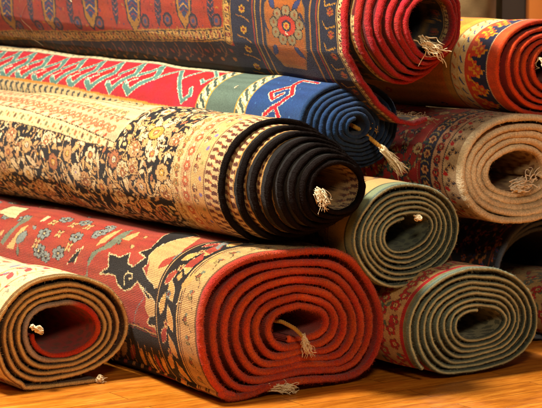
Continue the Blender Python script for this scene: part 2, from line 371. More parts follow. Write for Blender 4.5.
# ---------------------------------------------------------------- woven patterns, painted knot by knot in rug coordinates (u along the rug, s in from its bound edge)
OPS = {'D':[('l','cream',0.0015,[(0.48,0.144),(0.494,0.14),(0.518,0.132),(0.546,0.132)]),('p','red',0,[(0.478,0.14),(0.496,0.144),(0.514,0.136),(0.538,0.14),(0.51,0.108),(0.482,0.112)]),('p','gold2',0,[(0.44,0.108),(0.454,0.1),(0.472,0.084),(0.47,0.072),(0.444,0.076),(0.43,0.092)]),('p','gold2',0,[(0.452,0.144),(0.466,0.136),(0.456,0.12),(0.444,0.128)]),('p','red',0,[(0.54,0.144),(0.574,0.152),(0.61,0.164),(0.568,0.12),(0.536,0.116)]),('p','gold2',0,[(0.5,0.08),(0.532,0.088),(0.562,0.092),(0.514,0.06)]),('p','gray',0,[(0.566,0.14),(0.654,0.204),(0.618,0.164),(0.56,0.12)])],'D2':[('p','gold',0,[(0.46,0.288),(0.48,0.316),(0.504,0.316),(0.536,0.304),(0.568,0.292),(0.61,0.268),(0.564,0.228),(0.516,0.208),(0.476,0.196),(0.428,0.184),(0.38,0.18),(0.332,0.212),(0.37,0.252),(0.414,0.244),(0.432,0.272)]),('p','red',0,[(0.454,0.24),(0.478,0.236),(0.5,0.208),(0.516,0.196),(0.48,0.192),(0.462,0.216)]),('p','gray',0,[(0.488,0.208),(0.512,0.204),(0.522,0.172),(0.5,0.16),(0.482,0.176)]),('p','gray',0,[(0.532,0.2),(0.552,0.196),(0.548,0.18),(0.528,0.18)]),('p','black',0,[(0.41,0.496),(0.43,0.464),(0.464,0.488),(0.46,0.436),(0.476,0.404),(0.448,0.388),(0.444,0.356),(0.472,0.324),(0.48,0.368),(0.5,0.336),(0.526,0.344),(0.564,0.368),(0.622,0.4),(0.634,0.328),(0.618,0.284),(0.568,0.292),(0.536,0.304),(0.504,0.316),(0.48,0.316),(0.46,0.296),(0.446,0.308),(0.432,0.272),(0.422,0.228),(0.398,0.188),(0.39,0.24),(0.402,0.276),(0.416,0.312),(0.398,0.34),(0.388,0.372),(0.398,0.408),(0.414,0.424),(0.414,0.46)]),('l','cream',0.0028,[(0.41,0.496),(0.43,0.464),(0.464,0.488),(0.46,0.436),(0.476,0.404),(0.448,0.388),(0.444,0.356),(0.472,0.324),(0.48,0.368),(0.5,0.336),(0.526,0.344),(0.564,0.368),(0.622,0.4),(0.634,0.328),(0.618,0.284),(0.568,0.292),(0.536,0.304),(0.504,0.316),(0.48,0.316),(0.46,0.296),(0.446,0.308),(0.432,0.272),(0.422,0.228),(0.398,0.188),(0.39,0.24),(0.402,0.276),(0.416,0.312),(0.398,0.34),(0.388,0.372),(0.398,0.408),(0.414,0.424),(0.414,0.46),(0.41,0.496)]),('l','cream',0.003,[(0.402,0.376),(0.418,0.384),(0.43,0.372),(0.428,0.348),(0.418,0.344),(0.416,0.36)]),('p','leaf',0,[(0.432,0.556),(0.456,0.552),(0.478,0.524),(0.51,0.516),(0.548,0.516),(0.576,0.508),(0.526,0.488),(0.48,0.492),(0.46,0.528),(0.438,0.54),(0.416,0.548)]),('l','dark',0.0016,[(0.432,0.556),(0.456,0.552),(0.478,0.524),(0.51,0.516),(0.548,0.516),(0.576,0.508)]),('p','gold',0,[(0.514,0.488),(0.544,0.484),(0.568,0.476),(0.546,0.46),(0.514,0.46)]),('p','gray',0,[(0.494,0.6),(0.518,0.616),(0.538,0.596),(0.562,0.568),(0.532,0.56),(0.514,0.576),(0.496,0.576)]),('l','dark',0.0016,[(0.494,0.6),(0.518,0.616),(0.538,0.596),(0.562,0.568),(0.532,0.56),(0.514,0.576),(0.496,0.576)]),('p','gold',0,[(0.474,0.552),(0.496,0.556),(0.528,0.548),(0.558,0.54),(0.526,0.528),(0.492,0.528)]),('p','leaf',0,[(0.398,0.552),(0.416,0.548),(0.42,0.548),(0.398,0.54)]),('m','gray',0.018,[(0.476,0.796),(0.488,0.66),(0.546,0.78),(0.55,0.696),(0.43,0.78),(0.436,0.696),(0.52,0.588),(0.512,0.94)]),('m','gray2',0.014,[(0.42,0.744),(0.508,1.028),(0.556,0.588)]),('m','cross',0.015,[(0.486,0.736),(0.52,0.804),(0.456,0.664),(0.446,0.804),(0.534,0.66),(0.528,0.724)]),('p','leaf',0,[(0.43,0.976),(0.454,0.964),(0.48,0.944),(0.512,0.94),(0.528,0.916),(0.504,0.904),(0.478,0.928),(0.45,0.94),(0.424,0.956)]),('l','dark',0.0014,[(0.43,0.976),(0.454,0.964),(0.48,0.944),(0.512,0.94),(0.528,0.916)]),('p','gold',0,[(0.42,0.936),(0.446,0.916),(0.476,0.904),(0.488,0.884),(0.464,0.888),(0.436,0.896),(0.42,0.9)]),('p','gray',0,[(0.44,0.9),(0.456,0.9),(0.472,0.876),(0.462,0.86),(0.444,0.864),(0.432,0.884)]),('l','dark',0.0016,[(0.44,0.9),(0.456,0.9),(0.472,0.876),(0.462,0.86),(0.444,0.864),(0.432,0.884)]),('l','cream',0.0045,[(0.416,0.644),(0.438,0.628),(0.464,0.604),(0.44,0.608),(0.42,0.612)]),('p','black',0,[(0.418,0.644),(0.438,0.628),(0.462,0.604),(0.44,0.608),(0.422,0.616)]),('l','dark',0.003,[(0.528,1.092),(0.578,1.092),(0.57,0.996),(0.536,0.996),(0.508,0.98),(0.506,1.012),(0.514,1.056),(0.512,1.068)]),('p','cream',0,[(0.528,1.092),(0.572,1.084),(0.57,1.0),(0.536,0.996),(0.508,0.98),(0.506,1.012),(0.514,1.052),(0.516,1.072)]),('p','cream',0,[(0.508,0.856),(0.54,0.86),(0.54,0.844),(0.516,0.84)]),('p','gold',0,[(0.456,1.0),(0.464,0.984),(0.452,0.98),(0.442,0.988)]),('p','black',0,[(0.406,0.272),(0.396,0.22),(0.38,0.192),(0.364,0.196),(0.354,0.228),(0.34,0.244),(0.334,0.236),(0.338,0.204),(0.318,0.2),(0.298,0.2),(0.302,0.18),(0.342,0.176),(0.388,0.18),(0.42,0.176)]),('l','cream',0.0028,[(0.412,0.3),(0.406,0.272),(0.396,0.22),(0.38,0.192),(0.364,0.196),(0.354,0.228),(0.34,0.244),(0.334,0.236),(0.338,0.204),(0.318,0.2),(0.304,0.2)]),('l','gray',0.0022,[(0.408,0.26),(0.386,0.264),(0.368,0.292),(0.348,0.312),(0.324,0.324)])],'B':[('l','zig',0.0085,[(0.416,0.604),(0.366,0.548),(0.316,0.492)]),('l','zig',0.0085,[(0.314,0.492),(0.332,0.46),(0.35,0.476)]),('l','zig',0.006,[(0.418,0.608),(0.394,0.636),(0.366,0.66)]),('l','zig',0.005,[(0.386,0.552),(0.418,0.528),(0.45,0.504),(0.484,0.524)]),('l','zig',0.006,[(0.442,0.492),(0.402,0.428),(0.37,0.448),(0.386,0.472)]),('l','rz',0.009,[(0.422,0.112),(0.398,0.108),(0.366,0.076)]),('l','rz',0.009,[(0.366,0.076),(0.34,0.092),(0.308,0.136)]),('l','rz',0.008,[(0.394,0.104),(0.362,0.152),(0.348,0.132)]),('l','rz',0.006,[(0.344,0.128),(0.364,0.108)]),('l','rz',0.008,[(0.328,0.104),(0.306,0.08)]),('l','rz',0.007,[(0.43,0.112),(0.428,0.052)])],'B1':[('l','zig',0.0075,[(0.318,0.736),(0.33,0.72),(0.344,0.704),(0.362,0.676),(0.372,0.664)]),('l','zig',0.0085,[(0.37,0.664),(0.388,0.672),(0.42,0.7)]),('l','zig',0.006,[(0.414,0.696),(0.388,0.708),(0.368,0.736)]),('l','zig',0.0085,[(0.336,0.764),(0.326,0.748),(0.318,0.736)]),('l','pale',0.0015,[(0.338,0.764),(0.35,0.744),(0.358,0.724)])],'A':[('p','ora',0,[(0.376,0.26),(0.396,0.224),(0.41,0.18),(0.406,0.136),(0.382,0.12),(0.344,0.124),(0.304,0.136),(0.276,0.184),(0.288,0.232),(0.318,0.256),(0.346,0.268)]),('m','ros',0.026,[(0.344,0.2)]),('l','navy',0.006,[(0.284,0.256),(0.268,0.232),(0.266,0.216),(0.28,0.172)]),('p','ora',0,[(0.278,0.28),(0.256,0.256),(0.244,0.204),(0.246,0.164),(0.248,0.128),(0.27,0.14),(0.286,0.148),(0.266,0.188),(0.26,0.244)]),('l','navy',0.006,[(0.29,0.136),(0.276,0.116),(0.266,0.104)]),('l','gold3',0.003,[(0.358,0.076),(0.37,0.048),(0.388,0.028),(0.386,0.072)]),('l','gold3',0.002,[(0.326,0.06),(0.33,0.036),(0.316,0.032)]),('m','fl',0.009,[(0.32,0.056)]),('l','gold3',0.003,[(0.358,0.076),(0.33,0.068),(0.292,0.076),(0.27,0.06)]),('m','fl',0.01,[(0.392,0.316)]),('l','gold3',0.003,[(0.346,0.36),(0.336,0.332),(0.302,0.324),(0.278,0.332)]),('l','gold3',0.0025,[(0.35,0.34),(0.368,0.304),(0.396,0.296)]),('m','fl',0.008,[(0.28,0.368)]),('l','ora2',0.004,[(0.294,0.432),(0.286,0.408),(0.272,0.404),(0.26,0.376)]),('l','ora2',0.003,[(0.304,0.376),(0.284,0.38),(0.276,0.356)])]}
ANCH = {'A_dia':[(0.292,1.588),(0.314,1.332),(0.334,1.108),(0.336,0.896),(0.36,0.652),(0.372,0.432)],'A_oval':[(0.272,1.544),(0.284,1.412),(0.296,1.296),(0.306,1.184),(0.312,1.072),(0.33,0.84),(0.34,0.732),(0.344,0.612),(0.35,0.512)],'A_sp':[(0.34,1.436),(0.35,1.216),(0.362,0.988),(0.37,0.772),(0.384,0.532)],'B_feet':[(0.332,1.392),(0.33,1.304),(0.328,1.216),(0.332,1.12),(0.328,1.024),(0.328,0.928),(0.316,0.824),(0.316,0.736)],'C_line':[(0.416,1.092),(0.406,0.916),(0.394,0.756),(0.37,0.584),(0.354,0.456)],'C_line2':[(0.372,1.032),(0.37,0.876),(0.36,0.72),(0.348,0.612),(0.344,0.484)],'B_top':[(0.406,1.544),(0.442,1.26),(0.436,0.932),(0.436,0.644)],'B_bot':[(0.316,1.42),(0.316,1.144),(0.308,0.92),(0.304,0.792)],'C_fan':[(0.342,0.94),(0.334,0.772),(0.222,0.82),(0.252,0.572),(0.234,0.432),(0.3,0.36),(0.2,0.988),(0.156,0.804),(0.22,0.34),(0.108,1.068),(0.15,0.604),(0.25,0.232),(0.35,0.364),(0.288,0.4),(0.256,0.98),(0.374,0.22)],'C_ros':[(0.318,0.86),(0.312,0.656),(0.316,0.548),(0.314,0.44),(0.3,0.24),(0.294,0.944),(0.272,0.612),(0.286,0.728),(0.246,0.504),(0.262,0.324),(0.248,0.86),(0.182,0.676),(0.15,0.52),(0.4,0.28),(0.338,0.288),(0.142,1.132),(0.122,0.94),(0.32,0.172)],'C_big':[(0.388,0.312)],'C_leaf':[(0.352,0.72),(0.356,0.58),(0.216,0.768),(0.294,0.508),(0.372,0.348),(0.422,0.272),(0.362,0.484),(0.26,0.388),(0.288,0.808),(0.238,0.64),(0.272,0.9),(0.262,0.268),(0.406,0.392),(0.178,0.62),(0.29,0.2)],'A_guard':[(0.226,1.704),(0.252,1.38),(0.268,1.1),(0.294,0.78),(0.306,0.588),(0.318,0.468)],'A_guard2':[(0.314,0.468),(0.332,0.456),(0.372,0.428),(0.4,0.408)],'A_end':[(0.398,0.008),(0.332,0.012),(0.288,0.0),(0.23,0.0)],'A_cols':[(0.358,0.344),(0.36,0.316),(0.362,0.292),(0.372,0.108),(0.374,0.084),(0.374,0.072),(0.376,0.02)]}

class Canvas:
    def __init__(c, u0, u1, s1, base, res=.00125):
        c.u0, c.res = u0, res; c.nu, c.ns = int((u1 - u0) / res), int(s1 / res)
        c.a = np.empty((c.nu, c.ns, 3), np.float32); c.a[:] = hx(base)
        c.rs = np.random.RandomState(7)
    def win(c, us, ss, pad):
        i0 = max(0, int((min(us) - pad - c.u0) / c.res)); i1 = min(c.nu, int((max(us) + pad - c.u0) / c.res) + 2)
        j0 = max(0, int((min(ss) - pad) / c.res)); j1 = min(c.ns, int((max(ss) + pad) / c.res) + 2)
        if i1 <= i0 or j1 <= j0: return None
        return i0, i1, j0, j1, (np.arange(i0, i1) * c.res + c.u0)[:, None], (np.arange(j0, j1) * c.res)[None, :]
    def put(c, w, m, col):
        v = c.a[w[0]:w[1], w[2]:w[3]]; v[m] = hx(col) if isinstance(col, str) else col
    def poly(c, pts, col):
        us = [p[0] for p in pts]; ss = [p[1] for p in pts]; w = c.win(us, ss, .002)
        if not w: return
        U, S = w[4], w[5]; ins = np.zeros((U.shape[0], S.shape[1]), bool)
        for k in range(len(pts)):
            (ua, sa), (ub, sb) = pts[k], pts[k - 1]
            if ua == ub: continue
            ins ^= ((ua > U) != (ub > U)) & (S < (sb - sa) * (U - ua) / (ub - ua) + sa)
        c.put(w, ins, col)
    def line(c, pts, wd, col):
        us = [p[0] for p in pts]; ss = [p[1] for p in pts]; w = c.win(us, ss, wd)
        if not w: return
        U, S = w[4], w[5]; d = np.full((U.shape[0], S.shape[1]), 9.)
        for k in range(len(pts) - 1):
            (ua, sa), (ub, sb) = pts[k], pts[k + 1]; l2 = (ub - ua) ** 2 + (sb - sa) ** 2 + 1e-12
            t = np.clip(((U - ua) * (ub - ua) + (S - sa) * (sb - sa)) / l2, 0, 1)
            d = np.minimum(d, np.hypot(U - ua - t * (ub - ua), S - sa - t * (sb - sa)))
        c.put(w, d < wd / 2, col)
    def ell(c, u, s, ru, rs, col, rot=0):
        w = c.win([u - ru - rs, u + ru + rs], [s - rs - ru, s + rs + ru], 0)
        if not w: return
        U, S = w[4] - u, w[5] - s; a, b = U * math.cos(rot) + S * math.sin(rot), -U * math.sin(rot) + S * math.cos(rot)
        c.put(w, (a / ru) ** 2 + (b / rs) ** 2 < 1, col)
    def band(c, sa, sb, col): c.a[:, max(0, int(sa / c.res)):max(0, int(sb / c.res))] = hx(col)
    def curve(c, u, s, length, ang, bend, wd, col, n=10):
        p = [(u, s)]
        for k in range(n):
            u += length / n * math.cos(ang); s += length / n * math.sin(ang); ang += bend / n; p.append((u, s))
        c.line(p, wd, col); return p
    def rosette(c, u, s, r, cols, n=8, rot=0, st=1.35, out='2a1a14'):
        pet = [(u + r * .66 * math.cos(rot + k * 2 * pi / n), s + st * r * .66 * math.sin(rot + k * 2 * pi / n)) for k in range(n)]
        for q in pet: c.ell(q[0], q[1], r * .40, r * .40 * st, out)
        c.ell(u, s, r * .8, r * .8 * st, out)
        for q in pet: c.ell(q[0], q[1], r * .30, r * .30 * st, cols[0])
        c.ell(u, s, r * .62, r * .62 * st, cols[0])
        c.ell(u, s, r * .44, r * .44 * st, out); c.ell(u, s, r * .36, r * .36 * st, cols[1]); c.ell(u, s, r * .15, r * .15 * st, cols[2])
    def leaf(c, u, s, ln, wd, ang, col, out='2a1a14', vein=None):
        p = []; q = []
        for k in range(9):
            t = k / 8; h = wd / 2 * math.sin(pi * t ** .8)
            x, y = t * ln, h
            p.append((u + x * math.cos(ang) - y * math.sin(ang), s + x * math.sin(ang) + y * math.cos(ang)))
            q.append((u + x * math.cos(ang) + y * math.sin(ang), s + x * math.sin(ang) - y * math.cos(ang)))
        pts = p + q[::-1]
        c.poly(pts, col)
        if out: c.line(pts + [pts[0]], .0013, out)
        if vein: c.line([(u, s), (u + ln * .8 * math.cos(ang), s + ln * .8 * math.sin(ang))], .0012, vein)
    def palmette(c, u, s, r, ang, cols, out='2a1a14'):
        """a fan of pointed petals over a calyx"""
        for k in range(-3, 4):
            c.leaf(u, s, r * (1.25 - .09 * abs(k)), r * .5, ang + k * .36, cols[0] if k % 2 else cols[1], out)
        c.ell(u, s, r * .5, r * .5, out); c.ell(u, s, r * .42, r * .42, cols[2]); c.ell(u, s, r * .2, r * .2, cols[3])
    def floral(c, ulo, uhi, slo, shi, pitch, cols, out, stem, rs, big=1.0, dens=1.0):
        pts = []
        nu_, ns_ = int((uhi - ulo) / pitch) + 1, int((shi - slo) / (pitch * 1.25)) + 1
        for i in range(nu_):
            for j in range(ns_):
                pts.append((ulo + (i + .5 + rs.uniform(-.22, .22)) * pitch, slo + (j + (.5 if i % 2 else 0) + rs.uniform(-.2, .2)) * pitch * 1.25))
        for (u, s) in pts:                                     # winding stems first
            a0 = rs.uniform(0, 6.28)
            for k in range(3):
                p = c.curve(u, s, pitch * rs.uniform(.7, 1.1), a0 + k * 2.1, rs.uniform(-2.4, 2.4), .0030, stem, 8)
                c.leaf(p[-1][0], p[-1][1], pitch * .26, pitch * .12, rs.uniform(0, 6.28), cols[rs.randint(len(cols))], None)
                for m_ in (3, 6):
                    c.leaf(p[m_][0], p[m_][1], pitch * .34, pitch * .13, a0 + k * 2.1 + rs.uniform(-1.5, 1.5), cols[rs.randint(len(cols))], None)
        for (u, s) in pts:
            k = rs.randint(5); q = [cols[i] for i in rs.permutation(len(cols))] * 2; r = pitch * rs.uniform(.27, .37) * big
            if k == 0: c.rosette(u, s, r * .95, q[:3], rs.randint(5, 9), rs.uniform(0, 1), 1.15, out)
            elif k in (1, 2): c.palmette(u, s, r * 1.05, rs.uniform(0, 6.28), q[:4], out)
            elif k == 3:
                a_ = rs.uniform(0, 6.28)
                for d in range(2):
                    c.leaf(u, s, pitch * .62, pitch * .24, a_ + d * 1.5, q[d], out, q[2])
                c.ell(u, s, r * .4, r * .4, q[2])
            else: c.rosette(u, s, r * .7, q[:3], 5, rs.uniform(0, 1), 1.1, out)
    def fan(c, u, s, r, ang, cols, out):
        P = []
        n = 7
        for k in range(n * 6 + 1):
            t = k / (n * 6); a_ = ang + (t - .5) * 4.2; R_ = r * (1.0 + .16 * abs(math.sin(t * n * pi))) * (1 - .30 * abs(2 * t - 1) ** 2)
            P.append((u + R_ * math.cos(a_), s + R_ * 1.1 * math.sin(a_)))
        P.append((u - r * .55 * math.cos(ang), s - r * .55 * math.sin(ang)))
        c.line(P + [P[0]], .0050, out); c.poly(P, cols[0])
        for k in range(n):
            a_ = ang + ((k + .5) / n - .5) * 3.9; c.leaf(u + r * .38 * math.cos(a_), s + r * .38 * math.sin(a_), r * .58, r * .26, a_, cols[1 + k % 2], '7a4a2c')
        c.rosette(u - r * .05 * math.cos(ang), s, r * .42, [cols[3], cols[2], cols[0]], 6, ang, 1.1, '5a3420')
    def fill(c, ulo, uhi, slo, shi, cols, rs, n, lo=.010, hi=.024):
        """small leaves wherever the ground still shows"""
        base = c.a[-1, -1].copy() if lo > .009 else hx('86280e').astype(np.float32)
        if lo > .009: base = hx('17161a').astype(np.float32)
        for k in range(n):
            u, s = rs.uniform(ulo, uhi), rs.uniform(slo, shi); ln, a_ = rs.uniform(lo, hi), rs.uniform(0, 6.28)
            ok = True
            for t, w in ((-.15, 0), (.5, .3), (.5, -.3), (1.15, 0), (.5, 0)):
                i = int((u + t * ln * math.cos(a_) - w * ln * math.sin(a_) - c.u0) / c.res); j = int((s + t * ln * math.sin(a_) + w * ln * math.cos(a_)) / c.res)
                if not (0 <= i < c.nu and 0 <= j < c.ns) or abs(c.a[i, j] - base).max() > 1e-4: ok = False; break
            if ok: c.leaf(u, s, ln, ln * .46, a_, cols[rs.randint(len(cols))], None)
    def ops(c, lst, pal, du=0, dsh=0, k=1.0, rim=True, body=True):
        if rim:
            for t, cn, w, pts in lst:                           # pale outlines first, so joined strokes stay joined
                if t == 'l' and cn in ('zig', 'rz'): c.line([(a_ + du, b_ + dsh) for a_, b_ in pts], w * k + .0034, pal['pale'])
        if not body: return
        for t, cn, w, pts in lst:
            pts = [(a_ + du, b_ + dsh) for a_, b_ in pts]; col = pal.get(cn, '808080')
            if t == 'p': c.poly(pts, col)
            elif t == 'l':
                c.line(pts, w * k, col)
            elif t == 'm':
                for (u, s) in pts:
                    if cn == 'cross':
                        for q in range(4):
                            a_ = q * pi / 2 + .8; c.leaf(u, s, w * 1.25, w * .7, a_, pal['gold'], pal['dark'])
                        c.ell(u, s, w * .3, w * .3, pal['red'])
                    elif cn in ('gray', 'gray2'):
                        c.rosette(u, s, w, [pal['gray'], pal['gray'], pal['cream']], 6, .3, 1.5, pal['dark']); c.ell(u, s, w * .3, w * .36, pal['dark']); c.ell(u, s, w * .14, w * .2, pal['cream'])
                    elif cn == 'ros':
                        for q in range(9):
                            a_ = q * 2 * pi / 9; c.ell(u + w * .78 * math.cos(a_), s + w * 1.15 * math.sin(a_), w * .32, w * .40, pal['dark']); c.ell(u + w * .78 * math.cos(a_), s + w * 1.15 * math.sin(a_), w * .27, w * .34, pal['gray'])
                            c.ell(u + w * .8 * math.cos(a_), s + w * 1.18 * math.sin(a_), w * .1, w * .1, pal['ora2'])
                        c.ell(u, s, w * .58, w * .8, pal['dark']); c.ell(u, s, w * .54, w * .76, pal['red']); c.ell(u, s, w * .3, w * .4, pal['navy']); c.ell(u, s, w * .2, w * .28, pal['gold3']); c.ell(u, s, w * .09, w * .12, pal['red'])
                    elif cn == 'fl': c.rosette(u, s, w, [pal['gold3'], pal['navy'], pal['red']], 6, 0, 1.2, pal['dark'])
    def sampler(c, ku=.0019, ks=.0024):
        def f(U, S):
            wob = .0006 * np.sin(S * 900) + .0005 * np.sin(U * 1300 + S * 400)
            uq = np.floor((U + wob) / ku) * ku; sq = np.floor((S + wob) / ks) * ks
            i = np.clip(((uq - c.u0) / c.res).astype(int), 0, c.nu - 1); j = np.clip((sq / c.res).astype(int), 0, c.ns - 1)
            r = c.a[i, j].astype(float)
            h = (np.sin(uq * 127310.1 + sq * 311711.7) * 43758.5453) % 1.0
            g = .86 + .28 * h[..., None]
            row = 1 + .10 * np.sin(uq * 190 + 2 * np.sin(uq * 47))[..., None]
            return r * g * row
        return f

def choose(U, S, rules, base):
    """rules: list of (mask, hex)"""
    o = np.empty(U.shape + (3,)); o[:] = hx(base)
    for m, h in rules: o[m] = hx(h)
    return o
# ---- rug by rug
def guard(c, pts, wd, step, cols, edge):
    """a narrow guard stripe of little blocks between two lines, along a polyline"""
    c.line(pts, wd, edge); c.line(pts, wd * .80, cols[0]); c.line(pts, wd * .62, cols[1])
    P = np.array(pts); L = np.r_[0, np.cumsum(np.hypot(*np.diff(P, axis=0).T))]
    k = 0; x = step / 2
    while x < L[-1]:
        u, s = np.interp(x, L, P[:, 0]), np.interp(x, L, P[:, 1])
        i = min(len(P) - 2, int(np.searchsorted(L, x) - 1)); d = (P[i + 1] - P[i]) / (L[i + 1] - L[i])
        n = np.array([-d[1], d[0]])
        h = wd * .26
        c.poly([(u + d[0] * a_ * step * .34 + n[0] * b_ * h, s + d[1] * a_ * step * .34 + n[1] * b_ * h) for a_, b_ in ((-1, -1), (1, -1), (1, 1), (-1, 1))], cols[2 + k % (len(cols) - 2)])
        c.ell(u, s, wd * .09, wd * .09, cols[1]); c.ell(u + n[0] * h * .6 + d[0] * step * .18, s + n[1] * h * .6 + d[1] * step * .18, wd * .07, wd * .07, cols[1]); c.ell(u - n[0] * h * .6 - d[0] * step * .18, s - n[1] * h * .6 - d[1] * step * .18, wd * .07, wd * .07, cols[1])
        x += step; k += 1

def paint_D():
    c = Canvas(0, ROLLS['D'].u1 + .05, 1.9, '9c3a28')
    pal = dict(gold='c8a064', gold2='cf9a55', cream='dcc08c', gray='7d837c', gray2='7d837c', leaf='6f7660', dark='2c1a14', black='15100f', red='9c3a28', olive='8f7d48')
    rs = np.random.RandomState(4)
    # far field: the same vocabulary goes on to the back
    for i in range(26):
        u, s = rs.uniform(.25, .9), rs.uniform(1.02, 1.85); c.rosette(u, s, .013, [pal['gray'], pal['cream'], pal['dark']], 6, .3, 1.5, pal['dark'])
        c.leaf(u + .03, s + .03, .07, .014, rs.uniform(0, 3), pal['leaf'], pal['dark'])
    for i in range(10):
        u, s = .70 + .05 * (i % 3), .25 + .08 * i; c.rosette(u, s, .012, [pal['gray'], pal['cream'], pal['dark']], 6, .3, 1.4, pal['dark']); c.leaf(u + .02, s, .05, .012, 1.2, pal['gold'], pal['dark'])
    c.ops(OPS['D2'], pal)
    for q_ in range(60):
        u, s = rs.uniform(.40, .80), rs.uniform(.36, 1.3); i_, j_ = int(u / c.res), int(s / c.res)
        if i_ < c.nu and abs(c.a[i_ - 8:i_ + 8, j_ - 8:j_ + 8] - hx('9c3a28').astype(np.float32)).max() < 1e-4:
            a_ = rs.uniform(.4, 1.3); c.leaf(u, s, rs.uniform(.02, .036), .012, a_, (pal['gold'], pal['gray'], pal['leaf'])[q_ % 3], pal['dark'])
    # cross border at the rug's end (low on the roll)
    L0 = [(.296, .19), (.30, .3), (.29, .42), (.285, .6), (.28, 1.9)]
    c.poly([(p[0] + .022, p[1]) for p in L0] + [(.0, 1.9), (.0, .19)], '15100f')
    for off, w, h in ((.022, .0028, 'c8a064'), (.027, .0018, '2c1a14'), (.017, .0018, '8a3a24')): c.line([(p[0] + off, p[1]) for p in L0], w, h)
    for k in range(44):
        s = .2 + k * .038; c.leaf(.27, s, .075, .020, 2.6 + .3 * math.sin(k), (pal['gold2'], pal['red'], pal['gold'])[k % 3], pal['dark'])
        c.leaf(.17, s + .01, .06, .020, 2.2, (pal['gold'], pal['gold2'], pal['red'])[k % 3], pal['dark'])
        c.line([(.28, s + .012), (.21, s + .035)], .003, pal['gold2'])
    # long borders running beside the bound edge
    c.band(.10, .192, '17110f')
    for k in range(26):
        u = .03 + k * .062
        j = rs.uniform(-.01, .01)
        c.leaf(u, .118 + j, .055, .026, .5 + rs.uniform(-.3, .3), pal['gold2'], pal['cream'])
        c.leaf(u + .028, .176 + j * .4, .050, .024, -.55 + rs.uniform(-.3, .3), (pal['red'], pal['gold2'])[k % 2], pal['cream'])
        c.rosette(u + .01, .15, .010, [pal['gray'] if k % 3 == 0 else pal['gold'], pal['red'], pal['dark']], 5, 0, 1.2, pal['dark'])
    for s_, w, h in ((.192, .004, '2c1a14'), (.196, .004, 'c8a064'), (.200, .003, '2c1a14'), (.094, .003, '2c1a14'), (.098, .0045, 'c8a064'), (.1025, .003, '2c1a14')): c.band(s_ - w / 2, s_ + w / 2, h)
    c.band(0, .0915, 'bf9860')
    c.band(.0, .016, 'a03c28'); c.band(.016, .019, '6b4a2a'); c.band(.083, .086, '5a3a22')
    for k in range(34):
        u = .02 + k * .047
        p = c.curve(u, .034, .045, .5, 1.2 if k % 2 else -.2, .0022, '4c3420', 8); c.leaf(p[4][0], p[4][1], .020, .009, 1.3, '8f7d48', '4c3420'); c.leaf(p[6][0], p[6][1] + .006, .016, .009, -1.0, '9a5030', '4c3420')
        c.curve(u + .02, .070, .03, -.4, -1.4, .002, '4c3420', 8); c.ell(u + .035, .055, .004, .006, '6f7660')
    c.ops(OPS['D'], pal)
    return c.sampler(.0026, .0030)

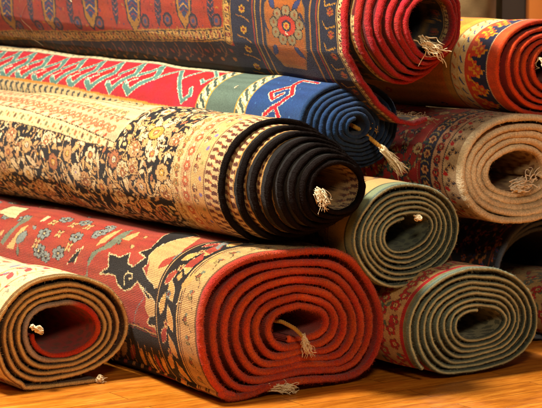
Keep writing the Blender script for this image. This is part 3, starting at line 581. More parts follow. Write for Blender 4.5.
def paint_C():
    c = Canvas(0, ROLLS['C'].u1 + .05, 1.75, '17161a')
    rs = np.random.RandomState(21)
    cols = ['c29a62', 'b27c4c', 'dcc899', 'ccb07c', 'a85c38', 'c9a468', '9a8a58', 'd0b27a']
    gold, tan, crm, rust, yel = 'cda468', 'c09460', 'dcc698', 'a8683e', 'cf9c3c'
    anchors = [(u, s, 'f') for u, s in ANCH['C_fan']] + [(u, s, 'r') for u, s in ANCH['C_ros']]
    for i in range(7):
        for j in range(7): anchors.append((.03 + i * .068 + rs.uniform(-.01, .01), 1.22 + j * .085 + rs.uniform(-.01, .01), 'fr'[(i + j) % 2]))
    for i in range(4):
        for j in range(13): anchors.append((-.01 + i * .055 + (j % 2) * .02, .22 + j * .085, 'fr'[(i + j) % 2]))
    for u, s, k in anchors:                                     # arabesque stems and long curling leaves under the flowers
        a0 = rs.uniform(0, 6.28)
        for q_ in range(3):
            d = a0 + q_ * 2.1; b_ = rs.choice([-1, 1]) * rs.uniform(1.4, 2.8)
            L_ = c.curve(u, s, .070, d, b_, .0032, gold, 12)
            c.leaf(L_[5][0], L_[5][1], .030, .011, d + b_ * .4 + .9, (tan, crm, gold)[q_], '5a3a22'); c.leaf(L_[9][0], L_[9][1], .026, .010, d + b_ * .7 - .9, (gold, tan, crm)[q_], '5a3a22')
            c.leaf(L_[-1][0], L_[-1][1], .018, .009, d + b_, (rust, crm, tan)[q_], None)
    for u, s in ANCH['C_leaf'] + [(.15, 1.3), (.3, 1.4), (.25, 1.55)]:
        a_ = rs.uniform(-.5, 1.2); c.leaf(u - .02, s, .060, .017, a_, crm, '5a3a22', tan); c.leaf(u - .02, s + .02, .050, .013, a_ + .8, gold, '5a3a22')
    for n_, (u, s, k) in enumerate(anchors):
        if k == 'f': c.fan(u, s, rs.uniform(.018, .024), rs.uniform(-.6, .6) + (0 if n_ % 2 else pi), [(tan, crm, gold)[n_ % 3], gold if n_ % 3 else tan, crm, rust], '241712')
        else: c.rosette(u, s, rs.uniform(.017, .023), [(gold, tan, crm, rust)[n_ % 4], (rust, crm, yel)[n_ % 3], (yel, '8a7a98', crm)[n_ % 3]], rs.randint(6, 9), rs.uniform(0, 1), 1.15, '3a2418')
    for u, s in ANCH['C_big']:
        for q_ in range(10): c.leaf(u, s, .058, .024, q_ * .628, crm if q_ % 2 else gold, '3a2418', tan)
        c.ell(u, s, .026, .034, '3a2418'); c.ell(u, s, .0235, .031, yel); c.ell(u, s, .014, .019, 'd8b060'); c.ell(u, s, .007, .010, rust)
    for i in range(9):
        for j in range(4): c.rosette(.46 + i * .045, .24 + j * .06, .018, [(gold, tan, crm)[(i + j) % 3], rust, yel], 7, i, 1.15, '3a2418')
    c.fill(.0, .70, .20, 1.45, cols, rs, 2500, lo=.018, hi=.030)
    for k in range(150):                                        # long gold scrolls run over the leaves
        u, s = rs.uniform(.03, .60), rs.uniform(.22, 1.5); d = rs.uniform(0, 6.28); b_ = rs.choice([-1, 1]) * rs.uniform(1.6, 3.6); L_ = rs.uniform(.05, .10)
        st = rs.get_state(); c.curve(u, s, L_, d, b_, .0066, '241712', 14); pp = c.curve(u, s, L_, d, b_, .0040, (gold, crm, tan)[k % 3], 14)
        c.ell(pp[-1][0], pp[-1][1], .0055, .0065, '241712'); c.ell(pp[-1][0], pp[-1][1], .0042, .005, (rust, crm, yel)[k % 3])
    for n_, (u, s, k) in enumerate(anchors[:34]):
        if k == 'f': c.fan(u, s, .023, .3 * math.sin(n_) + (0 if n_ % 2 else pi), [(tan, crm, gold)[n_ % 3], gold if n_ % 3 else tan, crm, rust], '241712')
        else: c.rosette(u, s, .021, [(gold, tan, crm, rust)[n_ % 4], (rust, crm, yel)[n_ % 3], (yel, '8a7a98', crm)[n_ % 3]], 6 + n_ % 3, .2 * n_, 1.15, '3a2418')
    for u, s in ANCH['C_big']:
        for q_ in range(10): c.leaf(u, s, .050, .021, q_ * .628, crm if q_ % 2 else gold, '3a2418', tan)
        c.ell(u, s, .020, .028, '3a2418'); c.ell(u, s, .0175, .025, 'c08c38'); c.ell(u, s, .012, .017, 'd0a050'); c.rosette(u, s, .009, [rust, crm, tan], 6, 0, 1.2, '6a4020')
    c.fill(.0, .70, .20, 1.45, [gold, tan, crm], rs, 6000, lo=.010, hi=.015)
    # the long border that runs on top of the roll
    top = [(a_, b_) for a_, b_ in ANCH['C_line']]; low = ANCH['C_line2']
    far = [(.47, 1.75)]
    A_ = [(.352, .46)] + top[::-1][1:] + [(.43, 1.3), (.44, 1.75)]
    B_ = [(.338, .46)] + [(p[0] - .003, p[1]) for p in low[::-1][1:]] + [(.38, 1.3), (.39, 1.75)]
    cornerU = .9
    A2 = [(.352, .46), (.40, .475), (.9, .55)]
    c.poly(B_ + [(1.2, 1.75), (1.2, .5), (.42, .44)], 'd2b684')
    for p in (B_, A_): c.line(p, .0028, '3a2a20')
    Bn = np.array(B_); An = np.array(A_)
    for k in range(34):
        s = .49 + k * .040; ub = np.interp(s, Bn[:, 1], Bn[:, 0]); ua = np.interp(s, An[:, 1], An[:, 0]); um = (ua + ub) / 2
        c.leaf(um - .008, s - .006, .017, .011, .6, ('5e4430', 'a06a3c', '6a7048')[k % 3], '8a6a40'); c.ell(um + .007, s + .018, .003, .004, 'b4763f'); c.ell(um - .006, s + .022, .003, .003, 'b4763f')
    # peach flower band above it, then a cream stripe
    c.poly([(a_ + .003, b_) for a_, b_ in A_] + [(a_ + .063, b_) for a_, b_ in A_[::-1]], 'cfa27a')
    for k in range(40):
        s = .50 + k * .033; ua = np.interp(s, An[:, 1], An[:, 0])
        c.curve(ua + .018, s, .034, pi / 2, 1.0 if k % 2 else -1.0, .0035, 'b8663c', 8)
        c.rosette(ua + .028, s, .011, ['c07048', 'e0c896', 'a04c2c'], 6, k, 1.3, '9a5c38'); c.leaf(ua + .030, s + .014, .014, .008, 2, 'a85c34', None)
        c.leaf(ua + .050, s, .02, .009, 1.2, 'b8663c', None)
    c.line([(p[0] + .064, p[1]) for p in A_], .0030, '5a4030'); c.line([(p[0] + .108, p[1]) for p in A_], .0030, '5a4030')
    for k in range(60):
        s = .50 + k * .022; ua = np.interp(s, An[:, 1], An[:, 0]); c.leaf(ua + .075, s, .022, .010, .9 if k % 2 else 2.2, ('a8683e', '8a7a50', 'b8845a')[k % 3], '8a6a48'); c.ell(ua + .058, s, .003, .004, 'a04c2c')
        c.leaf(ua + .012, s + .008, .016, .008, 1.9, ('a04c2c', 'dcc698')[k % 2], None)
    for k in range(40):
        s = .52 + k * .033; ua = np.interp(s, An[:, 1], An[:, 0]); c.rosette(ua + .082, s, .009, ['c8a468', '7d7a50', 'a4562f'], 6, 0, 1.3, '6a5038')
        c.leaf(ua + .125, s, .03, .012, 1.0, 'b4763f', '3a2a20')
    # mitred corner: cross bands towards the bound edge
    c.band(.0, .205, 'd0b07a')
    for s_, w, h in ((.203, .003, '3a2a20'), (.167, .0025, '5a4030'), (.127, .0025, '5a4030'), (.072, .0022, '7a5a3c'), (.016, .002, '3a2a20')): c.band(s_ - w / 2, s_ + w / 2, h)
    c.band(.129, .166, 'c79868')
    c.band(.074, .126, 'caa064')
    for k in range(30):
        u = .01 + k * .034
        c.rosette(u, .186, .011, ['b98a4c', '8f8448', 'dcc48e'], 5, k, 1.1, '6a4a30'); c.leaf(u + .014, .180, .014, .008, .8, 'a05a34', '6a4a30')
        c.rosette(u + .008, .147, .012, ['bb6238', 'dcc48e', '8a4028'], 6, k, 1.1, '8a4a30'); c.leaf(u + .022, .143, .014, .010, 1.4, 'dcc48e', '8a4a30')
        c.palmette(u, .108, .013, 0 if k % 2 else 3.1, ['c8a468', 'b4603a', 'dcc48e', '7a3a24'], '5a3a24'); c.ell(u + .017, .086, .005, .006, '7a6a9a' if k % 3 else '8f8448')
    steps(c, 0, 1.2, .018, .070)
    return c.sampler(.0017, .0020)

def steps(c, ua, ub, sa, sb):
    """the brown and cream stepped chain next to the bound edge"""
    n = int((ub - ua) / .017)
    m = (sa + sb) / 2; w = (sb - sa) / 2
    for k in range(n):
        u = ua + k * .017
        for j, (dsx, h) in enumerate(((-w * .55, '5a2e22'), (w * .5, '6a3a28'))):
            uu = u + (j * .0085)
            for q in (-1, 0, 1):
                c.poly([(uu - .0035 + q * .0008, m + dsx + q * w * .26 - w * .13), (uu + .0045 + q * .0008, m + dsx + q * w * .26 - w * .13), (uu + .0045 + abs(q) * .001, m + dsx + q * w * .26 + w * .14), (uu - .0035, m + dsx + q * w * .26 + w * .14)], h)
        c.ell(u + .006, m, .0025, .004, 'a4562f')

def paint_B():
    c = Canvas(.0, ROLLS['B'].u1 + .05, 2.4, 'ae1c28')
    pal = dict(zig='4f7a70', pale='cfd6b4', rz='b81c24')
    sp = .0918
    f0 = ANCH['B_feet'][-1][1]
    for ps_ in (0, 1):
      for k in range(20): c.ops(OPS['B1'], pal, k=1.9, rim=ps_ == 0, body=ps_ == 1, dsh=(ANCH['B_feet'][-1 - k][1] - f0) if k < 8 else k * sp, du=-.001 * k if k < 12 else -.012)
    # field's far border lines (lengthwise guards)
    T_ = [(.432, .43), (.430, .62), (.430, .9), (.428, 1.25), (.41, 1.6), (.40, 2.4)]
    for k in range(len(T_)): pass
    c.poly([(p[0] + .0, p[1]) for p in T_] + [(1.2, 2.4), (1.2, .40)], 'cbbf95'); c.line(T_, .003, '5f6f60')
    c.line([(p[0] + .028, p[1]) for p in T_], .006, 'b87a28')
    for k in range(60):
        s = .45 + k * .032; u = np.interp(s, [p[1] for p in T_], [p[0] for p in T_])
        c.line([(u + .006, s), (u + .018, s + .006), (u + .022, s + .022)], .0035, '76806a')
    c.poly([(.466, .40), (1.2, .40), (1.2, 2.4), (.440, 2.4)], '33281c')
    Bt = [(.292, .42), (.298, .62), (.302, .79), (.306, .91), (.314, 1.13), (.314, 1.40), (.31, 2.4)]
    c.poly(Bt + [(.0, 2.4), (.0, .42)], 'c9ae78'); c.line([(p[0], p[1]) for p in Bt], .0055, 'c8852c')
    for k in range(60):
        s = .44 + k * .031; u = np.interp(s, [p[1] for p in Bt], [p[0] for p in Bt])
        c.line([(u - .008, s), (u - .012, s + .012), (u - .030, s + .002), (u - .046, s + .022), (u - .040, s + .030)], .0062, '27343a')
        c.line([(u - .012, s + .012), (u - .034, s + .020)], .004, '27343a'); c.ell(u - .026, s + .016, .004, .003, '8a9a80')
    c.band(.0, .215, '1f3f70')
    c.band(.255, .38, '55685c')
    for a_, b_ in ((.212, .258), (.378, .424)):
        c.band(a_, b_, 'd8cca0'); c.band(a_, a_ + .005, 'b08a38'); c.band(b_ - .005, b_, 'b08a38')
        for k in range(46):
            u = k * .028
            c.line([(u, a_ + .009), (u + .012, (a_ + b_) / 2 - .004), (u + .016, (a_ + b_) / 2 + .006), (u + .028, b_ - .009)], .0085, '46544a' if a_ < .3 else '3c4c44')
            c.line([(u + .012, a_ + .007), (u + .022, (a_ + b_) / 2)], .0035, 'a08c4c'); c.line([(u + .004, (a_ + b_) / 2 + .006), (u + .012, b_ - .008)], .0035, 'a08c4c')
    c.ops(OPS['B'], pal, k=1.25)
    for k in range(40): c.ell(.05 + (k * 37 % 60) * .01, .03 + (k * 17 % 23) * .007, .002, .002, '3a6a9a')
    return c.sampler(.0022, .0026)

def paint_A():
    c = Canvas(.0, ROLLS['A'].u1 + .05, 2.5, '86280e')
    pal = dict(ora='8e4e12', ora2='7a4012', gray='7a6a48', navy='1b2034', gold3='b0812c', red='a82c1c', dark='181214')
    rs = np.random.RandomState(9)
    for k, (u, s) in enumerate(ANCH['A_dia'] + [(.30, 1.87), (.30, 2.12), (.30, 2.36)]):
        for rr, h in ((1.0, '141626'), (.84, '8a5e18')):
            c.poly([(u - .050 * rr, s), (u - .012, s - .034 * rr), (u + .06, s - .046 * rr), (u + .11, s - .046 * rr), (u + .11, s + .046 * rr), (u + .06, s + .046 * rr), (u - .012, s + .034 * rr)], h)
        c.poly([(u - .015, s), (u + .005, s - .022), (u + .09, s - .030), (u + .09, s + .030), (u + .005, s + .022)], '232f52')
        for q in range(6): c.line([(u - .004 + q * .014, s - .02), (u + .008 + q * .014, s), (u - .004 + q * .014, s + .02)], .003, 'a8761c' if q % 2 else '7a2414')
        for q in range(14): c.ell(u - .038 + (q % 5) * .010, s - .022 + (q // 5) * .016, .0016, .002, '3a2018')
        c.ell(u - .062, s, .009, .011, '1c1a26')
    for (u, s) in ANCH['A_oval'] + [(.28, 1.75), (.28, 1.98), (.28, 2.24)]:
        c.ell(u - .004, s, .019, .022, '201c2a'); c.ell(u - .004, s, .012, .014, '6a3428'); c.ell(u - .004, s, .006, .007, '26345a')
    for (u, s) in ANCH['A_sp']:
        c.leaf(u - .055, s, .12, .03, 0, '26263a', '181214'); c.line([(u - .06, s), (u + .06, s)], .002, '181214')
        for q in range(4): c.line([(u - .02 + q * .015, s - .012), (u - .03 + q * .015, s), (u - .02 + q * .015, s + .012)], .0025, '8a3a28')
    c.fill(.24, .56, .50, 2.45, ['6a2014', '232f52', '5a1c12', '8a5e18'], rs, 1500, lo=.006, hi=.014)
    g = ANCH['A_guard']
    gl = [(a_, b_) for a_, b_ in g][::-1]; gl = gl + [(gl[-1][0] - .03, 2.5)]
    # below the guard: dark border of hooked branches
    c.poly([(p[0], p[1]) for p in gl] + [(0, 2.5), (0, gl[0][1])], '19141a')
    for k in range(40):
        s = .45 + k * .055; u = np.interp(s, [p[1] for p in gl], [p[0] for p in gl]) - .02
        c.curve(u, s, .05, pi + .5, -1.8, .0035, '70401a', 8); c.curve(u - .012, s + .01, .035, pi - .3, 2.2, .003, '5e3416', 8); c.leaf(u - .03, s + .02, .02, .012, 1, '6a2c1a', '181214'); c.ell(u - .05, s + .03, .006, .007, '7a4a1c')
    # cross borders between the field and the bound edge
    ge = ANCH['A_guard2']; sA = .47
    c.band(0, .455, '171a2e')
    c.a[: int(.29 / c.res), : int(.47 / c.res)] = hx('19172a')
    for k in range(26):
        u = .03 + k * .05
        c.rosette(u, .405, .011, ['a8761c', '7a2414', '1d2036'], 6, 0, 1.2, '181214'); c.line([(u + .02, .38), (u + .03, .40), (u + .035, .43)], .0028, '8e5a1c')
        c.rosette(u + .01, .055, .010, ['8e4a14', 'a82c1c', '1d2036'], 6, 0, 1.2, '181214'); c.line([(u + .03, .04), (u + .022, .075), (u + .038, .082)], .003, 'a8761c')
    for s_, w, h in ((.365, .006, '7a2414'), (.355, .0035, '8e6a20'), (.33, .004, '8e5a1c'), (.322, .003, '181214'), (.135, .004, '8e5a1c'), (.110, .006, '7a2414'), (.100, .003, '8e6a20'), (.028, .003, 'b0812c')): c.band(s_ - w / 2, s_ + w / 2, h)
    # broad main border: big medallions on orange cartouches
    for k in range(5):
        cu = .345 + (k - 1) * .235
        for rr, h in ((1.0, '7e501a'), (.93, '8e4e12')):
            c.poly([(cu + .10 * rr, .235 - .04 * rr), (cu + .10 * rr, .235 + .04 * rr), (cu + .05 * rr, .235 + .080 * rr), (cu - .05 * rr, .235 + .080 * rr), (cu - .10 * rr, .235 + .045 * rr), (cu - .10 * rr, .235 - .045 * rr), (cu - .05 * rr, .235 - .080 * rr), (cu + .05 * rr, .235 - .080 * rr)], h)
        if k != 1: c.ops([('m', 'ros', .036, [(cu, .235)])], pal)
        for q in range(4):
            a_ = q * pi / 2 + pi / 4; c.leaf(cu + .06 * math.cos(a_), .235 + .05 * math.sin(a_), .04, .018, a_, '26305a', '181214')
    c.ops([('m', 'ros', .044, [(.350, .225)])], pal)
    for k in range(12):
        c.line([(.0 + k * .11, .30), (.04 + k * .11, .325)], .007, '1d2036'); c.line([(.02 + k * .11, .15), (.05 + k * .11, .17)], .007, '1d2036')
    guard(c, gl, .032, .016, ['2a1a12', 'a8823e', '6a1614', '1c1418'], '946a20')
    guard(c, [(gl[0][0] - .012, .470), (.6, .462), (1.4, .455)], .032, .016, ['2a1a12', 'a8823e', '6a1614', '1c1418'], '946a20')
    guard(c, [(0, .020), (1.4, .020)], .026, .013, ['2a1a12', 'd8b87a', '7a1c18', '241a20'], 'c09a58')
    c.band(0, .007, '9a1418')
    return c.sampler(.0021, .0025)

def paint_I():
    c = Canvas(0, ROLLS['I'].u1 + .05, 1.0, 'd87a20')
    c.band(0, .034, 'cf4a1c'); c.band(.034, .0375, 'd8b890')
    c.band(.0375, .112, 'd0441a')
    for k in range(26):                                         # stepped crosses in orange and yellow on blue, interlocked
        u = .005 + k * .047
        def stair(u_, s_, k_, col):
            st = [(-.020, -.006), (-.020, .006), (-.012, .006), (-.012, .014), (-.004, .014), (-.004, .030), (.004, .030), (.004, .014), (.012, .014), (.012, .006), (.020, .006), (.020, -.006), (.012, -.006), (.012, -.014), (.004, -.014), (.004, -.022), (-.004, -.022), (-.004, -.014), (-.012, -.014), (-.012, -.006)]
            c.poly([(u_ + a_ * k_, s_ + b_ * k_) for a_, b_ in st], col)
        c.poly([(u - .024, .0375), (u + .024, .0375), (u + .024, .056), (u + .014, .056), (u + .014, .070), (u + .006, .070), (u + .006, .090), (u - .006, .090), (u - .006, .070), (u - .014, .070), (u - .014, .056), (u - .024, .056)], '20264a')
        stair(u + .0235, .064, 1.08, 'e0a020'); stair(u + .0235, .064, .72, 'cf4a1c'); c.ell(u + .0235, .064, .004, .005, 'e0a020')
        c.line([(u - .010, .082), (u - .002, .088), (u - .002, .098), (u + .008, .098)], .005, 'e0a020')
    c.band(.112, .116, 'd8c090'); c.band(.116, .165, 'd8bd80'); c.band(.136, .139, 'c8942c'); c.band(.160, .164, '8a6a38')
    for k in range(40):
        u = k * .025; c.line([(u, .122), (u + .012, .130)], .005, '38477a'); c.line([(u + .010, .145), (u + .020, .155)], .005, 'cf6a24')
    c.band(.165, .19, 'c89030')
    for k in range(60):
        u, s = (k * 31 % 60) * .016, .20 + (k * 17 % 50) * .015
        c.poly([(u - .010, s), (u, s - .014), (u + .010, s), (u, s + .014)], ('20264a', 'c03a18', 'd8bd80', '38477a')[k % 4]); c.ell(u, s, .003, .004, 'e0a020')
    return c.sampler(.002, .0024)

def paint_H():
    c = Canvas(0, ROLLS['H'].u1 + .05, 1.0, 'c4ab88')
    rs = np.random.RandomState(3)
    c.band(0, .010, 'b09058'); c.band(.010, .013, '3a2a22'); c.band(.013, .063, 'bfa684')
    for k in range(34):
        u = .01 + k * .034
        for q in range(3): c.rosette(u + .006 * math.sin(q * 2.1), .030 + .010 * q, .0068, ['b89468', '20243a', '8a2018'], 5, 0, 1.1, '2a2030')
        c.poly([(u + .014, .052), (u + .018, .044), (u + .024, .050), (u + .030, .046), (u + .026, .058), (u + .018, .060)], 'b41a22')
    c.band(.063, .067, '2a2430'); c.band(.067, .102, 'bd9474')
    for k in range(40):
        u = k * .028; c.rosette(u, .085, .0105, ['9a2420', 'b89468', '20243a'], 6, k, 1.1, '2a1a20'); c.leaf(u + .014, .078, .014, .008, 1.2, '2a3050', '201820')
    c.band(.102, .105, '2a2430'); c.band(.105, .142, '1c2446')
    for k in range(34):
        u = k * .034; c.rosette(u, .123, .011, ['c89460', '8a2018', '151a34'], 6, k, 1.2, '100e18'); c.curve(u + .012, .112, .03, .8, 1.6, .003, 'a08a58', 8)
    c.band(.142, .150, '8a141a'); c.band(.150, .153, 'b89468'); c.band(.153, 1.0, 'a42224')
    c.floral(0, .9, .16, .99, .045, ['c09a68', '3c6050', '8a2a20', 'c8aa78', '2c3252'], '1a1014', '3a5a44', rs)
    return c.sampler(.002, .0023)

def paint_G():
    c = Canvas(0, ROLLS['G'].u1 + .05, 1.0, 'b48f5a')
    rs = np.random.RandomState(5)
    c.band(0, .018, '6f7050'); c.band(.018, .021, '8a8a60')
    c.band(.021, .030, 'a81c1c'); c.band(.030, .20, 'b8935c')
    for k in range(110):
        u = .0 + (k * .0095) + rs.uniform(-.004, .004); s = .052 + .05 * (k % 3) + rs.uniform(-.008, .008)
        c.rosette(u, s, .013, [('a81c1c', 'b41f22', '6a7468')[k % 3], 'c8a468', '6a4a30'], 5, k, 1.3, '6a3a28'); c.leaf(u + .008, s + .014, .022, .010, rs.uniform(0, 6), ('a81c1c', '55604a')[k % 2], None)
    c.floral(0, .9, .2, .99, .05, ['a81c1c', '6a7468', 'c8a468', '8a5a34'], '4a2a20', '7a6a40', rs)
    return c.sampler(.002, .0023)

def paint_E():
    c = Canvas(0, ROLLS['E'].u1 + .05, 1.4, 'd9c08e')
    rs = np.random.RandomState(8)
    c.band(0, .010, 'b58a4c'); c.band(.055, .058, '9a7a44'); c.band(.135, .139, 'a8803c')
    for k in range(26):
        u = k * .045
        c.curve(u, .035, .03, .5, -1.5, .002, '9a8a68', 8); c.leaf(u + .01, .025, .022, .007, .9, '8a8468', None); c.leaf(u + .03, .044, .016, .006, 2, 'a03c38', None)
        c.leaf(u, .075, .045, .018, .9, 'bb4440', None); c.leaf(u + .024, .105, .04, .016, 2.2, 'bb4440', None); c.leaf(u + .01, .118, .02, .01, .2, '6f6f80', None); c.line([(u + .02, .07), (u + .035, .10)], .003, 'a8884c')
        for q in range(8):
            s = .155 + q * .075
            c.leaf(u, s, .045, .02, 1.2 + .8 * math.sin(k + q), ('bb4440', 'b85c44', '7f7f88')[(k + q) % 3], None); c.leaf(u + .02, s + .035, .03, .012, 2.4, ('8a8468', 'c06a50')[q % 2], None)
    c.band(.30, .304, 'a8803c'); c.band(.45, .455, 'a8803c')
    return c.sampler(.0022, .0026)

def paint_J():
    c = Canvas(0, ROLLS['J'].u1 + .05, 1.0, '1e1c24')
    rs = np.random.RandomState(6)
    c.band(0, .012, '2c3038'); c.band(.03, .034, '7a3a1a')
    c.floral(0, 1.1, .035, .99, .042, ['a8562a', '2c3a6a', 'b07a40', '7a3020'], '100c10', '5a3418', rs)
    c.band(.032, .036, '8a4a22')
    return c.sampler()

def edge_band(fn, cut=.10):
    """deeper turns repeat the strip of pattern next to the bound edge"""
    return lambda U, S: fn(np.mod(U, .55) + .15, S)
# ---------------------------------------------------------------- setting
def floor_material():
    m = bpy.data.materials.new('varnished_planks'); m.use_nodes = True; nt = m.node_tree; L = nt.links
    b = nt.nodes['Principled BSDF']; b.inputs['Specular IOR Level'].default_value = .3
    tc = nd(nt, 'ShaderNodeTexCoord'); mp = nd(nt, 'ShaderNodeMapping'); mp.inputs['Rotation'].default_value = (0, 0, -TH + R(2)); mp.inputs['Location'].default_value = (.13, .045, 0)
    L.new(tc.outputs['Object'], mp.inputs[0])
    br = nd(nt, 'ShaderNodeTexBrick'); br.inputs['Scale'].default_value = 1; br.inputs['Brick Width'].default_value = .55; br.inputs['Row Height'].default_value = .085
    br.inputs['Mortar Size'].default_value = .0018; br.inputs['Mortar Smooth'].default_value = 1.0; br.inputs['Bias'].default_value = 0
    br.inputs['Color1'].default_value = (0, 0, 0, 1); br.inputs['Color2'].default_value = (1, 1, 1, 1); br.inputs['Mortar'].default_value = (.5, .5, .5, 1)
    L.new(mp.outputs[0], br.inputs[0])
    ad = nd(nt, 'ShaderNodeVectorMath', operation='MULTIPLY_ADD'); L.new(br.outputs['Color'], ad.inputs[0]); ad.inputs[1].default_value = (3, 7, 0); L.new(mp.outputs[0], ad.inputs[2])
    m2 = nd(nt, 'ShaderNodeMapping'); m2.inputs['Scale'].default_value = (1.0, 9, 1); L.new(ad.outputs[0], m2.inputs[0])
    n1 = nd(nt, 'ShaderNodeTexNoise'); n1.inputs['Scale'].default_value = 5; n1.inputs['Detail'].default_value = 8; n1.inputs['Roughness'].default_value = .62; n1.inputs['Distortion'].default_value = .6; L.new(m2.outputs[0], n1.inputs[0])
    n2 = nd(nt, 'ShaderNodeTexNoise'); n2.inputs['Scale'].default_value = 26; n2.inputs['Detail'].default_value = 5; L.new(m2.outputs[0], n2.inputs[0])
    cr = nd(nt, 'ShaderNodeValToRGB'); e = cr.color_ramp.elements
    e[0].position = .33; e[0].color = (.24, .058, .005, 1); e[1].position = .68; e[1].color = (.76, .31, .035, 1)
    k = e.new(.5); k.color = (.53, .165, .013, 1)
    mx = nd(nt, 'ShaderNodeMix'); mx.inputs[0].default_value = .35; L.new(n1.outputs[0], mx.inputs[2]); L.new(n2.outputs[0], mx.inputs[3]); L.new(mx.outputs[0], cr.inputs[0])
    mr = nd(nt, 'ShaderNodeMapRange'); mr.inputs['To Min'].default_value = .82; mr.inputs['To Max'].default_value = 1.12; L.new(br.outputs['Color'], mr.inputs[0])
    s = nd(nt, 'ShaderNodeVectorMath', operation='SCALE'); L.new(cr.outputs[0], s.inputs[0]); L.new(mr.outputs[0], s.inputs['Scale'])
    mo = nd(nt, 'ShaderNodeMix', data_type='RGBA'); L.new(br.outputs['Fac'], mo.inputs[0]); L.new(s.outputs[0], mo.inputs[6]); mo.inputs[7].default_value = (.12, .034, .005, 1)
    L.new(mo.outputs[2], b.inputs['Base Color'])
    n3 = nd(nt, 'ShaderNodeTexNoise'); n3.inputs['Scale'].default_value = 7; n3.inputs['Detail'].default_value = 9; n3.inputs['Roughness'].default_value = .7; L.new(tc.outputs['Object'], n3.inputs[0])
    r = nd(nt, 'ShaderNodeMapRange'); r.inputs['From Min'].default_value = .35; r.inputs['From Max'].default_value = .65; r.inputs['To Min'].default_value = .16; r.inputs['To Max'].default_value = .55; L.new(n3.outputs[0], r.inputs[0]); L.new(r.outputs[0], b.inputs['Roughness'])
    bp = nd(nt, 'ShaderNodeBump'); bp.inputs['Strength'].default_value = .35; bp.inputs['Distance'].default_value = .0012
    hh = nd(nt, 'ShaderNodeMath', operation='MULTIPLY_ADD'); L.new(br.outputs['Fac'], hh.inputs[0]); hh.inputs[1].default_value = -1.6; L.new(mx.outputs[0], hh.inputs[2])
    L.new(hh.outputs[0], bp.inputs['Height']); L.new(bp.outputs[0], b.inputs['Normal'])
    return m

def box(name, x0, x1, y0, y1, z0, z1, mat, parent=None, bev=.004):
    me = bpy.data.meshes.new(name); bm = bmesh.new(); bmesh.ops.create_cube(bm, size=1)
    for v in bm.verts: v.co = ((x0 + x1) / 2 + v.co.x * (x1 - x0), (y0 + y1) / 2 + v.co.y * (y1 - y0), (z0 + z1) / 2 + v.co.z * (z1 - z0))
    if bev: bmesh.ops.bevel(bm, geom=bm.edges[:], offset=bev, segments=2, affect='EDGES')
    bm.to_mesh(me); bm.free(); me.materials.append(mat)
    o = bpy.data.objects.new(name, me); C.objects.link(o); o.parent = parent; return o

fl = mesh_np('floor', np.array([(-5, -1, 0), (6, -1, 0), (6, 9, 0), (-5, 9, 0)], float), np.array([[0, 1, 2, 3]]), floor_material(), smooth=False)
fl['kind'] = 'structure'
wm = plain_material('orange_wood_panel', (.30, .085, .018), rough=.45, scale=9, var=.35, bump=.1, stretch=(1, 1, .15))
wl = box('wall', -5, 6, 7.0, 7.1, 0, 3.2, wm, bev=0); wl['kind'] = 'structure'
# ---------------------------------------------------------------- the rugs
def two_tone(ho, hi_, hm=None, seed=0, var=.12):
    a_, b_ = hx(ho), hx(hi_); m_ = hx(hm) if hm else (a_ + b_) / 2
    def f(U, X):
        x = X[..., None]
        c = np.where(x < .5, a_ + (m_ - a_) * np.clip(x * 2, 0, 1) ** 2, m_ + (b_ - m_) * np.clip(x * 2 - 1, 0, 1) ** .5)
        v = 1 + wav(U * 12, seed, var)[..., None]
        return c * v
    return f

M_wool = rug_material('wool_pile')
M_flat = rug_material('flat_weave', knot=.0026, bump=.45, wear=.28)
M_edge = rug_material('overcast_edge', knot=.0031, bump=.55, wear=.55, sheen=.10, rib=True)
M_black = rug_material('black_overcast_edge', knot=.0031, bump=.8, wear=.7, sheen=.0, rib=True, spec=.04, fuzzy=True)
M_fuzzy = rug_material('fuzzy_wool_edge', knot=.0031, bump=.8, wear=.75, sheen=.15, rib=True, fuzzy=True)
M_knots = rug_material('coarse_wool_knots', knot=.0036, bump=.65, wear=.42)
M_fringe = plain_material('cotton_fringe', hx('e6d6b0'), rough=.9, scale=300, var=.25, bump=.2, sheen=.2)
M_cord = plain_material('jute_cord', hx('b5842f'), rough=.85, scale=220, var=.35, bump=.6, sheen=.2)

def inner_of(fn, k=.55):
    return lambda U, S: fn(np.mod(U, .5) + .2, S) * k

def flower_in(h1, h2):
    def f(U, S):
        m = (np.sin(U * 190 + np.sin(S * 90)) * np.sin(S * 160 + 2 * np.sin(U * 60)) > .12)
        return np.where(m[..., None], hx(h2), hx(h1))
    return f

def dedge(U, X):
    a_ = two_tone('b83c1c', '901e14', 'cc4e16', 3, .18)(U, X); b_ = two_tone('a82a2c', '8c1a26', 'b83a30', 4, .12)(U, X)
    m = smooth01(.5 + .9 * wav(U * 7, 77, .5))[..., None]; r = ROLLS['D']
    m = m * .55 * (1 - smooth01((U - 2.0) / 2))[..., None]
    return a_ * (1 - m) + b_ * m
pD = paint_D()
build_rug('D', 'large wide front rug with rust red coils and a black star on its side', pD, flat('8a2a18'), flat('8c2414'), dedge, bw=.015, uvis=(0, 1.0), mat=M_knots, bmat=M_fuzzy, fuzz=3200, fl=1.25)
pE = paint_E()
def three(ho, hm, hi_, seed):
    cs = [hx(ho), hx(ho), hx(hm), hx(hm) * .8, hx(hi_)]
    def f(U, X):
        o = np.empty(X.shape + (3,))
        for k in range(3): o[..., k] = np.interp(X, [0, .30, .44, .56, .75], [c[k] for c in cs])
        return o * (1 + wav(U * 12, seed, .15)[..., None])
    return f
